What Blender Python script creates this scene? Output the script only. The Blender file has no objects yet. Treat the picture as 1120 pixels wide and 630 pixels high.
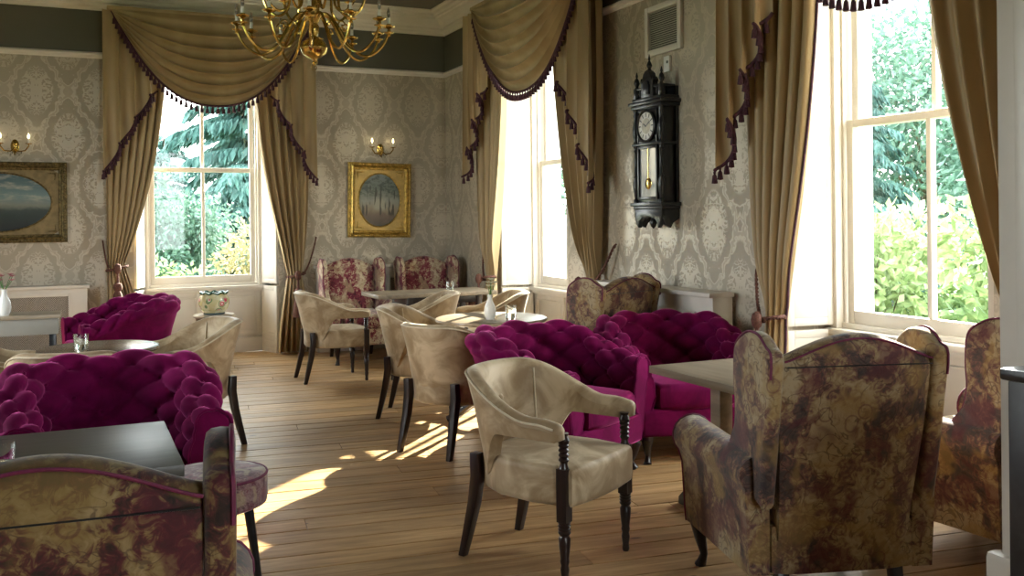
import bpy, bmesh, math, random
from mathutils import Vector, Matrix
R = math.radians
PI = math.pi
random.seed(7)
sc = bpy.context.scene
C = sc.collection

# ------------------------------------------------------------------ camera, sky, sun, exposure
YAW, ROLL, EYE, FPX, HORIZON = R(24.7), R(0.6), 1.35, 1043.0, 239.0
cam = bpy.data.cameras.new('camera')
cam_o = bpy.data.objects.new('camera', cam)
C.objects.link(cam_o)
cam.sensor_width = 36.0
cam.lens = 36.0 * FPX / 1120.0
cam.shift_y = -(315.0 - HORIZON) / 1120.0
cam.clip_start = 0.05
cam.clip_end = 300
_f = Vector((math.sin(YAW), math.cos(YAW), 0))
_r0 = Vector((math.cos(YAW), -math.sin(YAW), 0))
_u0 = Vector((0, 0, 1))
_r = _r0 * math.cos(ROLL) - _u0 * math.sin(ROLL)
_u = _u0 * math.cos(ROLL) + _r0 * math.sin(ROLL)
cam_o.matrix_world = Matrix(((_r.x, _u.x, -_f.x, 0), (_r.y, _u.y, -_f.y, 0), (_r.z, _u.z, -_f.z, EYE), (0, 0, 0, 1)))
sc.camera = cam_o

world = bpy.data.worlds.new('sky')
sc.world = world
world.use_nodes = True
_bg = world.node_tree.nodes['Background']
_bg.inputs[0].default_value = (0.94, 0.97, 1.0, 1)
_bg.inputs[1].default_value = 6.5
sun = bpy.data.lights.new('sun', 'SUN')
sun.energy = 20.0
sun.angle = R(0.6)
sun.color = (1.0, 0.90, 0.74)
sun_o = bpy.data.objects.new('sun', sun)
C.objects.link(sun_o)
_el = R(26.5)
_d = Vector((-math.cos(_el) * math.cos(R(45)), -math.cos(_el) * math.sin(R(45)), -math.sin(_el)))
sun_o.rotation_euler = _d.to_track_quat('-Z', 'Y').to_euler()

sc.view_settings.view_transform = 'Standard'
sc.view_settings.look = 'None'
sc.view_settings.gamma = 1.0
sc.view_settings.use_curve_mapping = False
sc.view_settings.exposure = 1.3
cy = sc.cycles
cy.max_bounces = 10
cy.diffuse_bounces = 6
cy.glossy_bounces = 4
cy.transmission_bounces = 6
cy.transparent_max_bounces = 12
cy.caustics_reflective = False
cy.caustics_refractive = False
cy.sample_clamp_indirect = 8.0
cy.use_denoising = True

# the room: right wall at X = XR, back wall at Y = YB
XR, YB, XL, YF = 3.73, 9.84, -2.6, -2.6
CEIL, CORN_B, RAIL = 3.59, 3.36, 2.94
SILL, HEAD = 0.69, 3.02
def portal(name, loc, rot, w, h):
    l = bpy.data.lights.new(name, 'AREA'); l.shape = 'RECTANGLE'; l.size = w; l.size_y = h
    l.cycles.is_portal = True
    o = bpy.data.objects.new(name, l); C.objects.link(o); o.location = loc; o.rotation_euler = rot
portal('window_portal', (1.21, 10.33, 1.85), (R(-90), 0, 0), 1.2, 2.4)
portal('window_portal', (4.32, 7.69, 1.85), (0, R(90), 0), 2.4, 1.4)
portal('window_portal', (4.32, 3.66, 1.85), (0, R(90), 0), 2.4, 1.4)
portal('window_portal', (-2.95, 5.4, 1.85), (0, R(-90), 0), 2.4, 1.8)  # for the added, unseen left-wall window
portal('window_portal', (1.7, -2.92, 1.85), (R(90), 0, 0), 1.5, 2.4)  # for the added, unseen window behind the camera

# ------------------------------------------------------------------ mesh helpers
class MB:
    def __init__(s): s.v = []; s.f = []
    def add(s, vs, fs):
        n = len(s.v); s.v += [tuple(p) for p in vs]; s.f += [tuple(i + n for i in f) for f in fs]; return s
    def box(s, x0, y0, z0, x1, y1, z1):
        vs = [(x0,y0,z0),(x1,y0,z0),(x1,y1,z0),(x0,y1,z0),(x0,y0,z1),(x1,y0,z1),(x1,y1,z1),(x0,y1,z1)]
        return s.add(vs, [(0,3,2,1),(4,5,6,7),(0,1,5,4),(1,2,6,5),(2,3,7,6),(3,0,4,7)])
    def loft(s, loops, caps=True, closed=True):
        n = len(loops[0]); vs = [p for l in loops for p in l]; fs = []
        for i in range(len(loops) - 1):
            for j in range(n if closed else n - 1):
                k = (j + 1) % n
                fs.append((i*n+j, i*n+k, (i+1)*n+k, (i+1)*n+j))
        if caps and closed:
            fs.append(tuple(range(n - 1, -1, -1))); fs.append(tuple((len(loops)-1)*n + j for j in range(n)))
        return s.add(vs, fs)
    def lathe(s, prof, seg=16, c=(0,0,0), axis='z'):
        loops = []
        for r, z in prof:
            l = []
            for k in range(seg):
                a = 2*PI*k/seg; p = (r*math.cos(a), r*math.sin(a), z)
                if axis == 'x': p = (p[2], p[0], p[1])
                elif axis == 'y': p = (p[1], p[2], p[0])
                l.append((c[0]+p[0], c[1]+p[1], c[2]+p[2]))
            loops.append(l)
        return s.loft(loops)
    def tube(s, pts, r, seg=8, closed=False):
        pts = [Vector(p) for p in pts]; n = len(pts); loops = []; up = None
        for i, p in enumerate(pts):
            if closed: t = pts[(i+1) % n] - pts[i-1]
            else: t = pts[min(i+1, n-1)] - pts[max(i-1, 0)]
            if t.length < 1e-9: t = Vector((0,0,1))
            t.normalize()
            if up is None:
                up = Vector((0,0,1)) if abs(t.z) < .9 else Vector((1,0,0))
            a = t.cross(up)
            if a.length < 1e-6: a = t.orthogonal()
            a.normalize(); b = a.cross(t).normalized(); up = b
            rr = r[i] if isinstance(r, (list, tuple)) else r
            loops.append([p + (a*math.cos(2*PI*k/seg) + b*math.sin(2*PI*k/seg))*rr for k in range(seg)])
        if closed:
            loops.append(loops[0]); return s.loft(loops, caps=False)
        return s.loft(loops)
    def prism(s, outline, t0, t1, plane='xz'):
        def P(a, b, t):
            return {'xz': (a, t, b), 'xy': (a, b, t), 'yz': (t, a, b)}[plane]
        return s.loft([[P(a, b, t0) for a, b in outline], [P(a, b, t1) for a, b in outline]])
    def grid(s, fn, nu, nv):
        vs = [fn(i/nu, j/nv) for i in range(nu+1) for j in range(nv+1)]
        fs = [(i*(nv+1)+j, (i+1)*(nv+1)+j, (i+1)*(nv+1)+j+1, i*(nv+1)+j+1) for i in range(nu) for j in range(nv)]
        return s.add(vs, fs)
    def cloth(s, fn, nu, nv, th=.004):
        P = [[Vector(fn(i/nu, j/nv)) for j in range(nv+1)] for i in range(nu+1)]
        def nor(i, j):
            a = P[min(nu,i+1)][j]-P[max(0,i-1)][j]; b = P[i][min(nv,j+1)]-P[i][max(0,j-1)]
            n = a.cross(b); return n.normalized()*(th/2) if n.length > 1e-12 else Vector((0,th/2,0))
        w = nv+1; vs = []
        for sg in (1, -1):
            vs += [P[i][j] + nor(i, j)*sg for i in range(nu+1) for j in range(w)]
        N = (nu+1)*w; fs = []
        for i in range(nu):
            for j in range(nv):
                q = (i*w+j, (i+1)*w+j, (i+1)*w+j+1, i*w+j+1); fs.append(q); fs.append(tuple(N+k for k in reversed(q)))
        rim = [i*w for i in range(nu+1)] + [nu*w+j for j in range(1, w)] + [i*w+nv for i in range(nu-1, -1, -1)] + [j for j in range(nv-1, 0, -1)]
        for a, b in zip(rim, rim[1:]+rim[:1]): fs.append((a, a+N, b+N, b))
        return s.add(vs, fs)
    def mesh(s, name, bevel=0, smooth=True, angle=40, seg=2):
        me = bpy.data.meshes.new(name)
        me.from_pydata([tuple(p) for p in s.v], [], s.f)
        bm = bmesh.new(); bm.from_mesh(me)
        bmesh.ops.recalc_face_normals(bm, faces=bm.faces)
        if bevel:
            es = [e for e in bm.edges if len(e.link_faces) == 2 and e.calc_face_angle(0) > R(30)]
            bmesh.ops.bevel(bm, geom=es, offset=bevel, segments=seg, affect='EDGES', clamp_overlap=True, profile=.6)
        bm.to_mesh(me); bm.free()
        if smooth:
            me.polygons.foreach_set('use_smooth', [True]*len(me.polygons))
            me.set_sharp_from_angle(angle=R(angle))
        me.update()
        return me

def link(name, me, m, parent=None, loc=None, rot=None):
    o = bpy.data.objects.new(name, me); C.objects.link(o)
    if m is not None and me is not None and not me.materials: me.materials.append(m)
    if parent is not None: o.parent = parent
    if loc is not None: o.location = loc
    if rot is not None: o.rotation_euler = rot
    return o
def obj(name, mb, m, parent=None, loc=None, rot=None, **k):
    return link(name, mb.mesh(name, **k), m, parent, loc, rot)
def tag(o, label, cat, group=None):
    o['label'] = label; o['category'] = cat
    if group: o['group'] = group
    return o
def thing(name, label, cat, loc=(0,0,0), rz=0, group=None):
    o = bpy.data.objects.new(name, None); C.objects.link(o); o.empty_display_size = .1
    o.location = loc; o.rotation_euler = (0, 0, rz)
    return tag(o, label, cat, group)
def struct(o):
    o['kind'] = 'structure'; return o
def sroot(name, loc=(0,0,0), rz=0):
    o = bpy.data.objects.new(name, None); C.objects.link(o); o.location = loc; o.rotation_euler = (0,0,rz); o['kind'] = 'structure'
    return o
def copy_tree(o, parent=None):
    c = o.copy(); C.objects.link(c); c.parent = parent
    for ch in [x for x in KIDS.get(o.name, [])]: copy_tree(ch, c)
    return c
KIDS = {}
def dup(root, loc, rz, label, group=None):
    KIDS.clear()
    for o in bpy.data.objects:
        if o.parent: KIDS.setdefault(o.parent.name, []).append(o)
    c = copy_tree(root); c.location = loc; c.rotation_euler = (0,0,rz); c['label'] = label
    if group: c['group'] = group
    return c
def sstep(a, b, x):
    t = max(0, min(1, (x-a)/(b-a))); return t*t*(3-2*t)
def lerp(a, b, t): return a + (b-a)*t
def bx(*a): return MB().box(*a)

# ------------------------------------------------------------------ materials
class S:                                        # tiny shader-math wrapper
    def __init__(s, nt, sock): s.nt = nt; s.k = sock
    def _m(s, op, *o, clamp=False):
        n = s.nt.nodes.new('ShaderNodeMath'); n.operation = op; n.use_clamp = clamp
        for i, x in enumerate((s,)+o):
            if isinstance(x, S): s.nt.links.new(x.k, n.inputs[i])
            else: n.inputs[i].default_value = x
        return S(s.nt, n.outputs[0])
    def __add__(s, o): return s._m('ADD', o)
    def __sub__(s, o): return s._m('SUBTRACT', o)
    def __mul__(s, o): return s._m('MULTIPLY', o)
    def __truediv__(s, o): return s._m('DIVIDE', o)
    def sin(s): return s._m('SINE')
    def cos(s): return s._m('COSINE')
    def abs(s): return s._m('ABSOLUTE')
    def pp(s, o): return s._m('PINGPONG', o)
    def max(s, o): return s._m('MAXIMUM', o)
    def min(s, o): return s._m('MINIMUM', o)
    def step(s, a, b):
        n = s.nt.nodes.new('ShaderNodeMapRange'); n.interpolation_type = 'SMOOTHSTEP'
        s.nt.links.new(s.k, n.inputs[0]); n.inputs[1].default_value = a; n.inputs[2].default_value = b
        n.inputs[3].default_value = 0; n.inputs[4].default_value = 1
        if a > b:
            n.inputs[1].default_value = b; n.inputs[2].default_value = a; n.inputs[3].default_value = 1; n.inputs[4].default_value = 0
        return S(s.nt, n.outputs[0])

class Mat:
    def __init__(s, name, col=(.5,.5,.5), rough=.5, metal=0, spec=.5, **k):
        s.m = bpy.data.materials.new(name); s.m.use_nodes = True; s.nt = s.m.node_tree
        s.b = s.nt.nodes['Principled BSDF']
        s.b.inputs['Base Color'].default_value = (*col, 1); s.b.inputs['Roughness'].default_value = rough
        s.b.inputs['Metallic'].default_value = metal; s.b.inputs['Specular IOR Level'].default_value = spec
        for kk, v in k.items(): s.b.inputs[kk.replace('_', ' ')].default_value = v
    def new(s, t): return s.nt.nodes.new(t)
    def coord(s, kind='Object'):
        if kind == 'Position':
            return s.new('ShaderNodeNewGeometry').outputs['Position']
        return s.new('ShaderNodeTexCoord').outputs[kind]
    def xyz(s, sock):
        n = s.new('ShaderNodeSeparateXYZ'); s.nt.links.new(sock, n.inputs[0]); return [S(s.nt, o) for o in n.outputs]
    def vec(s, *c):
        n = s.new('ShaderNodeCombineXYZ')
        for i, x in enumerate(c):
            if isinstance(x, S): s.nt.links.new(x.k, n.inputs[i])
            else: n.inputs[i].default_value = x
        return n.outputs[0]
    def mapping(s, sock, scale=(1,1,1), rot=(0,0,0), loc=(0,0,0)):
        n = s.new('ShaderNodeMapping'); s.nt.links.new(sock, n.inputs[0])
        n.inputs['Scale'].default_value = scale; n.inputs['Rotation'].default_value = rot; n.inputs['Location'].default_value = loc
        return n.outputs[0]
    def noise(s, sock, scale, detail=3, rough=.5, dist=0):
        n = s.new('ShaderNodeTexNoise'); s.nt.links.new(sock, n.inputs['Vector'])
        n.inputs['Scale'].default_value = scale; n.inputs['Detail'].default_value = detail
        n.inputs['Roughness'].default_value = rough; n.inputs['Distortion'].default_value = dist
        return S(s.nt, n.outputs[0])
    def voronoi(s, sock, scale, feature='F1', out=0):
        n = s.new('ShaderNodeTexVoronoi'); n.feature = feature; s.nt.links.new(sock, n.inputs['Vector']); n.inputs['Scale'].default_value = scale
        return S(s.nt, n.outputs[out])
    def ramp(s, fac, stops, const=False):
        n = s.new('ShaderNodeValToRGB'); s.nt.links.new(fac.k, n.inputs[0]); e = n.color_ramp.elements
        if const: n.color_ramp.interpolation = 'CONSTANT'
        while len(e) < len(stops): e.new(.5)
        for x, (p, c) in zip(e, stops): x.position = p; x.color = (*c, 1)
        return n.outputs[0]
    def mix(s, fac, a, b, mode='MIX'):
        n = s.new('ShaderNodeMix'); n.data_type = 'RGBA'; n.blend_type = mode
        for idx, x in ((0, fac), (6, a), (7, b)):
            if isinstance(x, S): s.nt.links.new(x.k, n.inputs[idx])
            elif isinstance(x, (int, float)): n.inputs[idx].default_value = x
            elif isinstance(x, tuple): n.inputs[idx].default_value = (*x, 1)
            else: s.nt.links.new(x, n.inputs[idx])
        return n.outputs[2]
    def col(s, sock): s.nt.links.new(sock, s.b.inputs['Base Color']); return s
    def set(s, name, v): s.nt.links.new(v.k if isinstance(v, S) else v, s.b.inputs[name]); return s
    def bump(s, h, strength=.3, dist=.01):
        n = s.new('ShaderNodeBump'); n.inputs['Strength'].default_value = strength; n.inputs['Distance'].default_value = dist
        s.nt.links.new(h.k if isinstance(h, S) else h, n.inputs['Height']); s.nt.links.new(n.outputs[0], s.b.inputs['Normal']); return s

def m_wallpaper():
    M = Mat('damask_wallpaper', rough=.6)
    x, y, z = M.xyz(M.coord('Position'))
    p, q = .53, .86
    u = x + y
    E1 = (u * (2*PI/p)).cos() + (z * (2*PI/q)).cos()
    mir = M.vec(u.pp(p/2), z.pp(q), 0.0)
    n1 = M.noise(mir, 13, 1.0, .5, .9)
    n2 = M.noise(mir, 26, 1.0, .5, .4)
    lat = (E1 + (n1 - .5) * 1.6).abs().step(.34, .20)
    hollow = (E1 + (n1 - .5) * 1.6).abs().step(.08, .13)
    lat = lat * (hollow * .6 + .4)
    motif = (n1 - .5).abs().step(.055, .035) + (n2 - .5).abs().step(.05, .03)
    zone = E1.abs().step(.75, 1.0)
    core = ((E1.abs() + (n1 - .5) * .9).step(1.45, 1.6)) * n2.step(.40, .46)
    mk = (lat.max(motif.min(1.0) * zone)).max(core)
    mk = mk * (z.step(2.95, 2.94))
    frieze = z.step(2.95, 2.96)
    fine = M.noise(M.mapping(M.coord('Position'), (1,1,.15)), 160, 2)
    base = M.mix(mk, (.41,.362,.283), (.555,.50,.40))
    base = M.mix(frieze, base, (.115,.112,.085))
    M.col(base)
    M.set('Roughness', (mk * -.25 + .62) + (fine - .5) * .15)
    M.set('Metallic', mk * .2)
    M.bump(mk, .15, .002)
    return M.m
def m_plank():
    M = Mat('floorboard_wood', rough=.38, spec=.5)
    a = R(-8)
    oi = M.new('ShaderNodeObjectInfo'); rnd = S(M.nt, oi.outputs['Random'])
    pos = M.mapping(M.coord('Position'), rot=(0,0,-BOARD))
    x, y, z = M.xyz(pos)
    v = M.vec(x * 1.0 + rnd * 37.0, y * 9.0 + rnd * 11.0, 0.0)
    g = M.noise(v, 2.2, 6, .6, .6)
    fine = M.noise(M.vec(x * 2.0 + rnd * 9.0, y * 60.0, 0.0), 3.0, 4, .6)
    c = M.ramp(g * .7 + fine * .3, [(.25,(.17,.10,.042)),(.48,(.43,.275,.13)),(.62,(.57,.395,.21)),(.85,(.68,.51,.31))])
    tone = M.ramp(rnd, [(0,(.80,.76,.70)),(.5,(1,.97,.92)),(1,(1.12,1.05,.94))])
    c = M.mix(1.0, c, tone, 'MULTIPLY')
    kn = M.voronoi(M.vec(x * .9 + rnd * 17.0, y * 2.6 + rnd * 5.0, 0.0), 2.6)
    c = M.mix(kn.step(.075, .045), c, (.09,.05,.025))
    wear = M.noise(M.coord('Position'), 1.6, 5, .65)
    c = M.mix(wear.step(.56, .72) * .35, c, (.22,.17,.12))
    M.col(c)
    M.set('Roughness', wear * .3 + .20)
    M.bump(g * .6 + fine * .4, .12, .004)
    return M.m
BOARD = R(-7.5)
def m_fabric(name, stops, scale=1.0, acc=(.20,.04,.06), gold=(.42,.33,.20)):
    M = Mat(name, rough=.82, spec=.25, Sheen_Weight=.35, Sheen_Roughness=.45)
    co = M.coord('Object')
    big = M.noise(M.mapping(co, (1,1,.75), loc=(3.1,1.7,.4)), 4.2*scale, 3, .62, .9)
    fl = M.voronoi(M.mapping(co, (1,1,1), loc=(.3,.2,.7)), 9.5*scale)
    wob = M.noise(co, 22*scale, 3, .65, 1.2)
    fac = big * .85 + (wob - .5) * .50 + (fl - .35) * .10 + .05
    c = M.ramp(fac, stops)
    # scrolling vine lines and small medallions printed over the ground
    ln = M.noise(M.mapping(co, loc=(5,2,1)), 7.5*scale, 2, .5, 1.6)
    line = (ln - .5).abs().step(.022, .008)
    c = M.mix(line * .55, c, (.045,.020,.018))
    hue = M.noise(M.mapping(co, loc=(9,4,2)), 5.0*scale, 2, .5, .6)
    c = M.mix(hue.step(.52, .62) * .55, c, gold); c = M.mix(hue.step(.44, .36) * .6, c, acc)
    ring = (fl - .30).abs().step(.05, .015) * big.step(.42, .52)
    c = M.mix(ring * .45, c, acc)
    M.col(c); M.bump(M.noise(co, 260, 2), .15, .002)
    return M.m
def m_velvet(name, col, lite, sheen, tint, rough=.75, scale=4, spec=.3):
    M = Mat(name, col, rough, spec=spec, Sheen_Weight=sheen, Sheen_Roughness=.35)
    M.b.inputs['Sheen Tint'].default_value = (*tint, 1)
    co = M.coord('Object')
    n = M.noise(co, scale, 4, .6, .8)
    M.col(M.mix(n.step(.35, .70), col, lite))
    M.bump(M.noise(co, 90, 3), .08, .003)
    return M.m
def m_silk():
    M = Mat('gold_silk', rough=.48, spec=.4, Sheen_Weight=.4, Sheen_Roughness=.3)
    M.b.inputs['Sheen Tint'].default_value = (.9,.8,.55,1)
    x, y, z = M.xyz(M.coord('Position'))
    n = M.noise(M.vec(x * 2.0, y * 2.0, z * .35), 1.6, 3)
    slub = M.noise(M.vec(x * 6.0, y * 6.0, z * 130.0), 1.5, 2)
    M.col(M.mix(n.step(.35, .7), (.35,.250,.125), (.47,.355,.20)))
    M.bump(slub, .12, .002)
    return M.m
def m_wood(name, dark, lite, rough=.35, scale=1.0, axis=0):
    M = Mat(name, rough=rough, spec=.5)
    sc_ = [14*scale]*3; sc_[axis] = 1.2*scale
    g = M.noise(M.mapping(M.coord('Object'), tuple(sc_)), 2.0, 5, .6, .5)
    M.col(M.ramp(g, [(.3, dark), (.7, lite)])); M.bump(g, .08, .002)
    return M.m
def m_painting(name, kind):
    M = Mat(name, rough=.35, spec=.5)
    u, v, w = M.xyz(M.coord('Generated'))
    co = M.coord('Generated')
    n = M.noise(co, 5, 5, .6, .4); n2 = M.noise(M.mapping(co, (1,1,2.2)), 8, 5, .65)
    if kind == 'coast':
        h = w + (n - .5) * .14
        c = M.ramp(h, [(.10,(.010,.014,.012)),(.28,(.020,.034,.028)),(.38,(.045,.065,.055)),(.45,(.20,.22,.19)),(.60,(.16,.25,.26)),(.95,(.045,.10,.125))])
        cl = M.noise(M.mapping(co, (1,1,2.4), loc=(2,0,1)), 3.2, 5, .6); c = M.mix((cl.step(.46, .62) * w.step(.42, .6)) * .75, c, (.44,.43,.37))
        tree = (u + (n2 - .5) * .25).step(.16, .06) * w.step(.25, .4)
        c = M.mix(tree, c, (.010,.016,.010))
    else:
        h = w + (n - .5) * .25
        c = M.ramp(h, [(.05,(.05,.045,.03)),(.22,(.17,.11,.075)),(.34,(.30,.26,.18)),(.50,(.30,.32,.27)),(.72,(.13,.17,.15)),(.98,(.20,.25,.25))])
        glow = ((u - .5).abs() + (n2 - .5) * .2).step(.2, .05) * (w - .42).abs().step(.16, .05)
        c = M.mix(glow * .8, c, (.42,.40,.30))
        tn = M.noise(M.vec(u * 1.0, 0.0, w * .12), 16, 2, .5)
        tr = tn.step(.56, .60) * (w - .50).abs().step(.32, .24)
        c = M.mix(tr * .85, c, (.018,.018,.013))
        fol = n2.step(.47, .56) * w.step(.48, .66); c = M.mix(fol * .8, c, (.035,.062,.045))
    M.col(c); M.bump(n2, .1, .002)
    return M.m
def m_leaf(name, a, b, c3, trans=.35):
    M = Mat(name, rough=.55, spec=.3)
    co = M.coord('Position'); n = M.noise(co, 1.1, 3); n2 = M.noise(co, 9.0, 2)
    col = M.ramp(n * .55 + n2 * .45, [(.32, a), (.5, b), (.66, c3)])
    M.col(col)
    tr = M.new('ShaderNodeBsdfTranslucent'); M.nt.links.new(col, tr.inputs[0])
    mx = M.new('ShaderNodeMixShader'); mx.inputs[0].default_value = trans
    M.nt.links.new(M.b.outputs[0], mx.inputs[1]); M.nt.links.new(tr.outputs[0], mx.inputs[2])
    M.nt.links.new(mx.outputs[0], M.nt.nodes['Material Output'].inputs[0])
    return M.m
def m_pane():
    m = bpy.data.materials.new('window_glass'); m.use_nodes = True; nt = m.node_tree
    nt.nodes.remove(nt.nodes['Principled BSDF'])
    t = nt.nodes.new('ShaderNodeBsdfTransparent'); t.inputs[0].default_value = (.97,.99,.98,1)
    g = nt.nodes.new('ShaderNodeBsdfGlossy'); g.inputs[1].default_value = .02
    lw = nt.nodes.new('ShaderNodeLayerWeight'); lw.inputs[0].default_value = .5
    fr = S(nt, lw.outputs['Facing'])._m('POWER', 5.0) * .8 + .02
    mx = nt.nodes.new('ShaderNodeMixShader')
    nt.links.new(fr.k, mx.inputs[0]); nt.links.new(t.outputs[0], mx.inputs[1]); nt.links.new(g.outputs[0], mx.inputs[2])
    nt.links.new(mx.outputs[0], nt.nodes['Material Output'].inputs[0])
    return m
def m_grille(name, bg, fg):
    M = Mat(name, rough=.5)
    x, y, z = M.xyz(M.coord('Object'))
    a = ((x + z) * (PI/.016)).sin().abs(); b = ((x - z) * (PI/.016)).sin().abs()
    k = a.min(b).step(.42, .30)
    M.col(M.mix(k, bg, fg)); M.bump(k, .6, .003)
    return M.m
def m_plain(name, col, rough=.5, var=.12, scale=6, **k):
    M = Mat(name, col, rough, **k)
    n = M.noise(M.coord('Object'), scale, 4, .6)
    M.col(M.mix(n.step(.3, .7), tuple(c*(1-var) for c in col), tuple(min(1, c*(1+var)) for c in col)))
    return M.m
def m_emit(name, col, e):
    M = Mat(name, col, .3); M.b.inputs['Emission Color'].default_value = (*col, 1); M.b.inputs['Emission Strength'].default_value = e
    return M.m
def m_grass():
    M = Mat('lawn', rough=.9); n = M.noise(M.coord('Position'), 3, 6, .7)
    M.col(M.ramp(n, [(.3,(.05,.09,.03)),(.7,(.13,.19,.07))])); return M.m

WALL = m_wallpaper(); PLANK = m_plank()
PAINT = m_plain('cream_gloss_paint', (.68,.64,.58), .38, .03)
CORN = m_plain('white_cornice_paint', (.84,.79,.74), .6, .03)
CEILM = m_plain('grey_ceiling_paint', (.20,.19,.16), .8, .05)
SILK = m_silk()
TRIM = m_plain('plum_trim', (.060,.016,.030), .8, .4, 60)
ROPE = m_plain('rose_rope', (.125,.050,.036), .8, .35, 90)
BRASS = m_plain('polished_brass', (.62,.43,.13), .18, .1, 9, metal=1.0)
EBONY = m_wood('ebonised_wood', (.007,.008,.010), (.020,.022,.026), .28)
MAHOG = m_wood('dark_stained_leg', (.008,.005,.005), (.026,.011,.009), .3, axis=2)
OAKTOP = m_wood('grey_oak_top', (.15,.115,.075), (.27,.215,.15), .35, .7, 1)
DARKTOP = m_wood('dark_oak_top', (.030,.030,.026), (.075,.072,.062), .38, .7, 0)
MIDTOP = m_wood('mid_oak_top', (.22,.17,.115), (.40,.33,.24), .3, .7, 0)
ROUNDTOP = m_wood('brown_round_top', (.07,.045,.03), (.14,.095,.065), .25, .6, 1)
CREAM = m_velvet('cream_velvet', (.29,.20,.11), (.56,.445,.295), .35, (1,.95,.82), .55, 6)
PURPLE = m_velvet('plum_velvet', (.095,.002,.036), (.175,.004,.070), .80, (1,.18,.55), .8, 5, .06)
TAPC = m_fabric('rose_tapestry', [(.30,(.025,.016,.018)),(.39,(.12,.014,.030)),(.47,(.25,.045,.065)),(.52,(.50,.41,.28)),(.66,(.62,.53,.38)),(.78,(.36,.28,.16))], 1.9)
TAPO = m_fabric('ochre_tapestry', [(.26,(.034,.032,.040)),(.39,(.085,.060,.055)),(.45,(.17,.085,.070)),(.51,(.29,.205,.11)),(.60,(.41,.325,.205)),(.72,(.36,.295,.195)),(.82,(.28,.175,.065))], 1.3, (.115,.030,.042), (.33,.215,.075))
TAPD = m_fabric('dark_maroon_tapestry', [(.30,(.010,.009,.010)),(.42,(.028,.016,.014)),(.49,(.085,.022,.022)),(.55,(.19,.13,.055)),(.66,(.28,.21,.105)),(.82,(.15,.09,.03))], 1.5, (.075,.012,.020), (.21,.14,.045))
PIPING = m_plain('plum_piping', (.13,.012,.050), .7, .2, 40)
CPIPE = m_plain('cream_piping', (.62,.53,.38), .7, .1, 30)
WHITEC = m_plain('white_ceramic', (.80,.80,.78), .15, .03)
GOLD = m_plain('gilt_frame', (.56,.38,.10), .38, .35, 30, metal=.75)
DGOLD = m_plain('dark_gilt_frame', (.17,.125,.05), .5, .5, 40, metal=.55)
GLASS = m_pane()
def m_tumbler():
    return Mat('clear_tumbler_glass', (.95,.98,.97), .02, Transmission_Weight=1.0, IOR=1.45).m
TUMB = m_tumbler()
WAX = m_plain('ivory_candle', (.75,.72,.62), .4, .05)
BULB = Mat('clear_bulb', (.85,.85,.82), .05, Transmission_Weight=.85, IOR=1.3).m
LIT = m_emit('lit_bulb', (1,.80,.45), 6)
STONE = m_plain('pale_stucco', (.70,.70,.67), .9, .06)
GRASS = m_grass()
DIAL = m_plain('silvered_dial', (.62,.60,.55), .35, .15, 14)
CLOCKGLASS = Mat('clock_glass', (.30,.33,.34), .06, spec=.8).m

# ------------------------------------------------------------------ structure: floor, walls, ceiling
fl = struct(obj('floor', bx(XL-.3, YF-.3, -.14, XR+.6, YB+.5, -.022), m_plain('subfloor', (.05,.035,.02), .9, .2)))
# plank rows run across the room, turned 7.5 degrees from the back wall
def planks():
    rng = random.Random(3)
    W = .158; e = Vector((math.cos(BOARD), math.sin(BOARD))); nrm = Vector((-math.sin(BOARD), math.cos(BOARD)))
    mb = MB(); mb.box(-.5, -.5, -1, .5, .5, 0); me = mb.mesh('plank', bevel=.012, seg=1, smooth=False)
    me.materials.append(PLANK)
    x0, x1, y0, y1 = -1.55, XR+.34, 1.1, YB+.28
    k = -2
    while True:
        off = (k+.5)*W
        # clip the row's centre line to the rectangle
        o = nrm*off + Vector((0, y0)); ts = []
        lo, hi = -20, 20
        for (p, d, a, b) in ((o.x, e.x, x0, x1), (o.y, e.y, y0, y1)):
            if abs(d) < 1e-6: continue
            t0, t1 = sorted(((a-p)/d, (b-p)/d)); lo, hi = max(lo, t0), min(hi, t1)
        k += 1
        if off > 11.5: break
        if hi - lo < .15: continue
        t = lo - rng.uniform(0, 2.2)
        while t < hi:
            L = rng.uniform(2.2, 4.2); a, b = max(t, lo), min(t+L, hi); t += L
            if b - a < .12: continue
            mid = o + e*((a+b)/2)
            p = link('plank', me, PLANK, fl, (mid.x, mid.y, rng.uniform(-.0012, .0008)), (0,0,BOARD))
            p.scale = (b-a-.004, W-rng.uniform(.006,.011), .022)
planks()
obj('far_boards', bx(XL-.2, YF-.2, -.021, XR+.2, 1.25, -.0035), PLANK, fl)
obj('side_boards', bx(XL-.2, 1.25, -.021, -1.55, YB, -.0035), PLANK, fl)

# back wall with the opening of window 1 (X .52 - 1.92)
B0, B1 = .52, 1.90
mb = MB(); mb.box(XL-.3, YB, -.02, B0, YB+.46, CEIL+.1); mb.box(B1, YB, -.02, XR, YB+.46, CEIL+.1); mb.box(B0, YB, HEAD, B1, YB+.46, CEIL+.1)
struct(obj('wall_back', mb, WALL, smooth=False))
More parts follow.
